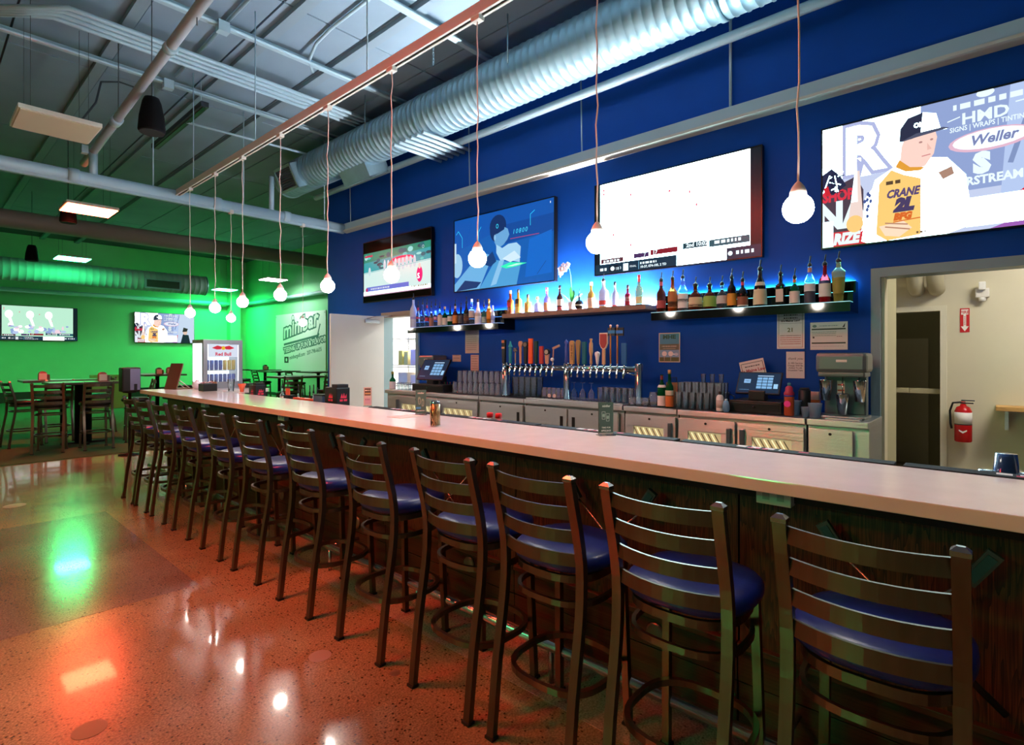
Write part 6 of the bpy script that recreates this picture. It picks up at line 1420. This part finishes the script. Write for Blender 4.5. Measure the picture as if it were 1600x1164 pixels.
# kitchen
M_duct2 = mat('cream_duct', H('b8b296'), .5)
for i, px in enumerate((1428, 1460)):
    p = PX(px, 440, X=7.7); t = thing('elbow_duct', ['left round cream duct elbow in the kitchen', 'right round cream duct elbow in the kitchen'][i], 'duct', (7.78, p.y, 2.28), 0, 'kitchen duct elbows')
    MB().tube([(.2, 0, .0), (.06, 0, .02), (0, 0, .1), (0, 0, .3), (0, 0, 1.0)], .08, 18).build('elbow', M_duct2, t)
    for z in (.28, .5): MB().lathe([(.085, z-.02), (.085, z+.02)], 18).build('clamp', M_duct2, t)
p = PX(1535, 458, X=XK-.03); t = thing('alarm_strobe', 'white alarm strobe box high on the kitchen wall', 'alarm', (XK, p.y, p.z)); MB().box(-.08, -.002, -.06, .06, -.05, .05, .008).build('box', colm('e8e4da'), t); MB().box(-.12, -.06, -.03, .03, .03, .12, .01).build('lamp_head', colm('f6f6f2'), t); MB().lathe([(.03, -.09), (.035, -.05)], 14, (-.05, .0, 0)).build('strobe', colm('f0f0ec'), t)
p0 = PX(1500, 482, X=XK-.005); p1 = PX(1515, 519, X=XK-.005); wd = p0.y-p1.y; ht = p0.z-p1.z
t = thing('fire_sign', 'red FIRE sign with a white down arrow on the kitchen wall', 'sign', (XK-.004, p0.y, p1.z)); MB().box(0, .003, -wd, 0, 0, ht).build('plate', colm('c01c20'), t)
a = Art(wd, ht); a.rect(0, 0, 1, 1, H('c81e22')).rect(.12, .74, .88, .95, H('f0ece4')).text('FIRE', .5, .78, .17, H('c81e22'), .005, align='CENTER', sx=.95).poly([(.36, .74), (.64, .74), (.64, .25), (.92, .25), (.5, .04), (.08, .25), (.36, .25)], H('f0ece4')); a.text('EXTINGUISHER', .585, .30, .075, H('c81e22'), .001, rot=PI/2, sx=.75); a.build('sign_print', PRN, (-.001, 0, 0), (0, -1, 0), (0, 0, 1), t, eps=.0002)
p = PX(1505, 690, X=XK-.1); t = thing('fire_extinguisher', 'red fire extinguisher hung on the kitchen wall', 'fire extinguisher', (XK-.1, p.y, p.z)); M_red = mat('extinguisher_red', H('c8161c'), .25)
MB().lathe([(.07, 0), (.078, .01), (.078, .34), (.06, .385), (.03, .40), (.025, .42)], 22).build('cylinder', M_red, t); MB().lathe([(.0785, .2), (.0785, .33)], 22).build('label', colm('e8e4e0'), t); MB().lathe([(.0788, .19), (.0788, .2)], 22).build('label_edge', M_dark, t)
MB().prism([(0, .02), (.035, .045), (.035, .06), (0, .04), (-.035, .06), (-.035, .045)], (-.0795, 0, .08), (0, 1, 0), (0, 0, 1), (-1, 0, 0), .001).build('mark', colm('f0e8e4'), t)
MB().box(-.02, .02, -.09, .03, .425, .44, .003).box(-.018, .018, -.1, .02, .455, .468, .003).build('lever', M_chrome, t); MB().lathe([(.02, .41), (.02, .45)], 12).build('valve', M_red, t); MB().tube([(0, .02, .44), (-.01, .09, .43), (-.01, .115, .34), (-.01, .11, .2), (-.01, .1, .14)], .011, 8).build('hose', M_dark, t); MB().box(.078, .1, -.02, .02, .2, .3).build('bracket', M_dark, t)
ps = PX(1556, 640, X=XK-.25); t = thing('wood_wall_shelf', 'light wooden shelf board at the right edge in the kitchen', 'shelf', (XK, ps.y, .925)); MB().box(-.3, -.002, -1.4, 0, 0, .045, .004).build('board', mat('butcher_block', H('c89a5a'), .5, noise=.25, nscale=10, aniso=(8, 1, 8)), t); MB().box(-.25, -.002, -.1, -.07, -.2, 0).build('bracket', M_ss, t)
t = thing('dishwasher', 'stainless dishwasher under the kitchen shelf board', 'dishwasher', (XK-.62, ps.y-.52, 0)); MB().box(.02, .6, -.6, .26, .05, .84, .006).build('body', M_ss, t); MB().box(0, .02, -.58, .24, .15, .70, .004).build('door', M_ss, t); MB().box(0, .02, -.58, .24, .71, .83, .003).build('control_panel', colm('2a3a6a'), t); MB().tube([(-.03, .2, .66), (-.03, -.54, .66)], .012, 8).build('handle', M_chrome, t)
a = Art(.8, .11); a.text('Jackson', .04, .3, .55, H('e0e4ea'), .012, sx=1.1); a.build('badge_print', PRN, (-.001, .23, .715), (0, -1, 0), (0, 0, 1), t, eps=.0002)
t = thing('corridor_rail', 'pale wooden rail across the dark corridor opening', 'rail', (XK+.1, .53, 1.06)); 
for q in range(2): MB().box(-.03, .03, .002+q*.30, .295+q*.30, 0, .06, .006).build('rail_board', colm('b0a888'), t)
# tumblers behind the near bar top
M_tum = mat('blue_tumbler', H('2a4a7a'), .15, trans=.6, ior=1.3); M_tum2 = thin_glass('clear_tumbler', (.75, .84, .94), .3, .12)
tb = MB().openlathe([(.001, .1), (.034, .1), (.042, .002), (.043, 0), (.040, .002), (.032, .094), (.001, .094)], 18).mesh('tumbler')
for i, (px, x, z, m, lab) in enumerate(((1572, 2.86, 1.022, M_tum, 'dark blue tumbler on top of the upturned tumblers at the right edge'), (1545, 2.84, .9555, M_tum2, 'clear upturned tumbler at the left of the group'), (1578, 2.9, .9555, M_tum2, 'clear upturned tumbler under the dark blue one'), (1605, 2.86, .9555, M_tum2, 'clear upturned tumbler cut by the right edge'))):
    me = tb.copy(); me.materials.append(m); o = link('tumbler', me, None); o.location = (x, YX(px, x), z); tag(o, lab, 'tumbler', 'upturned tumblers')
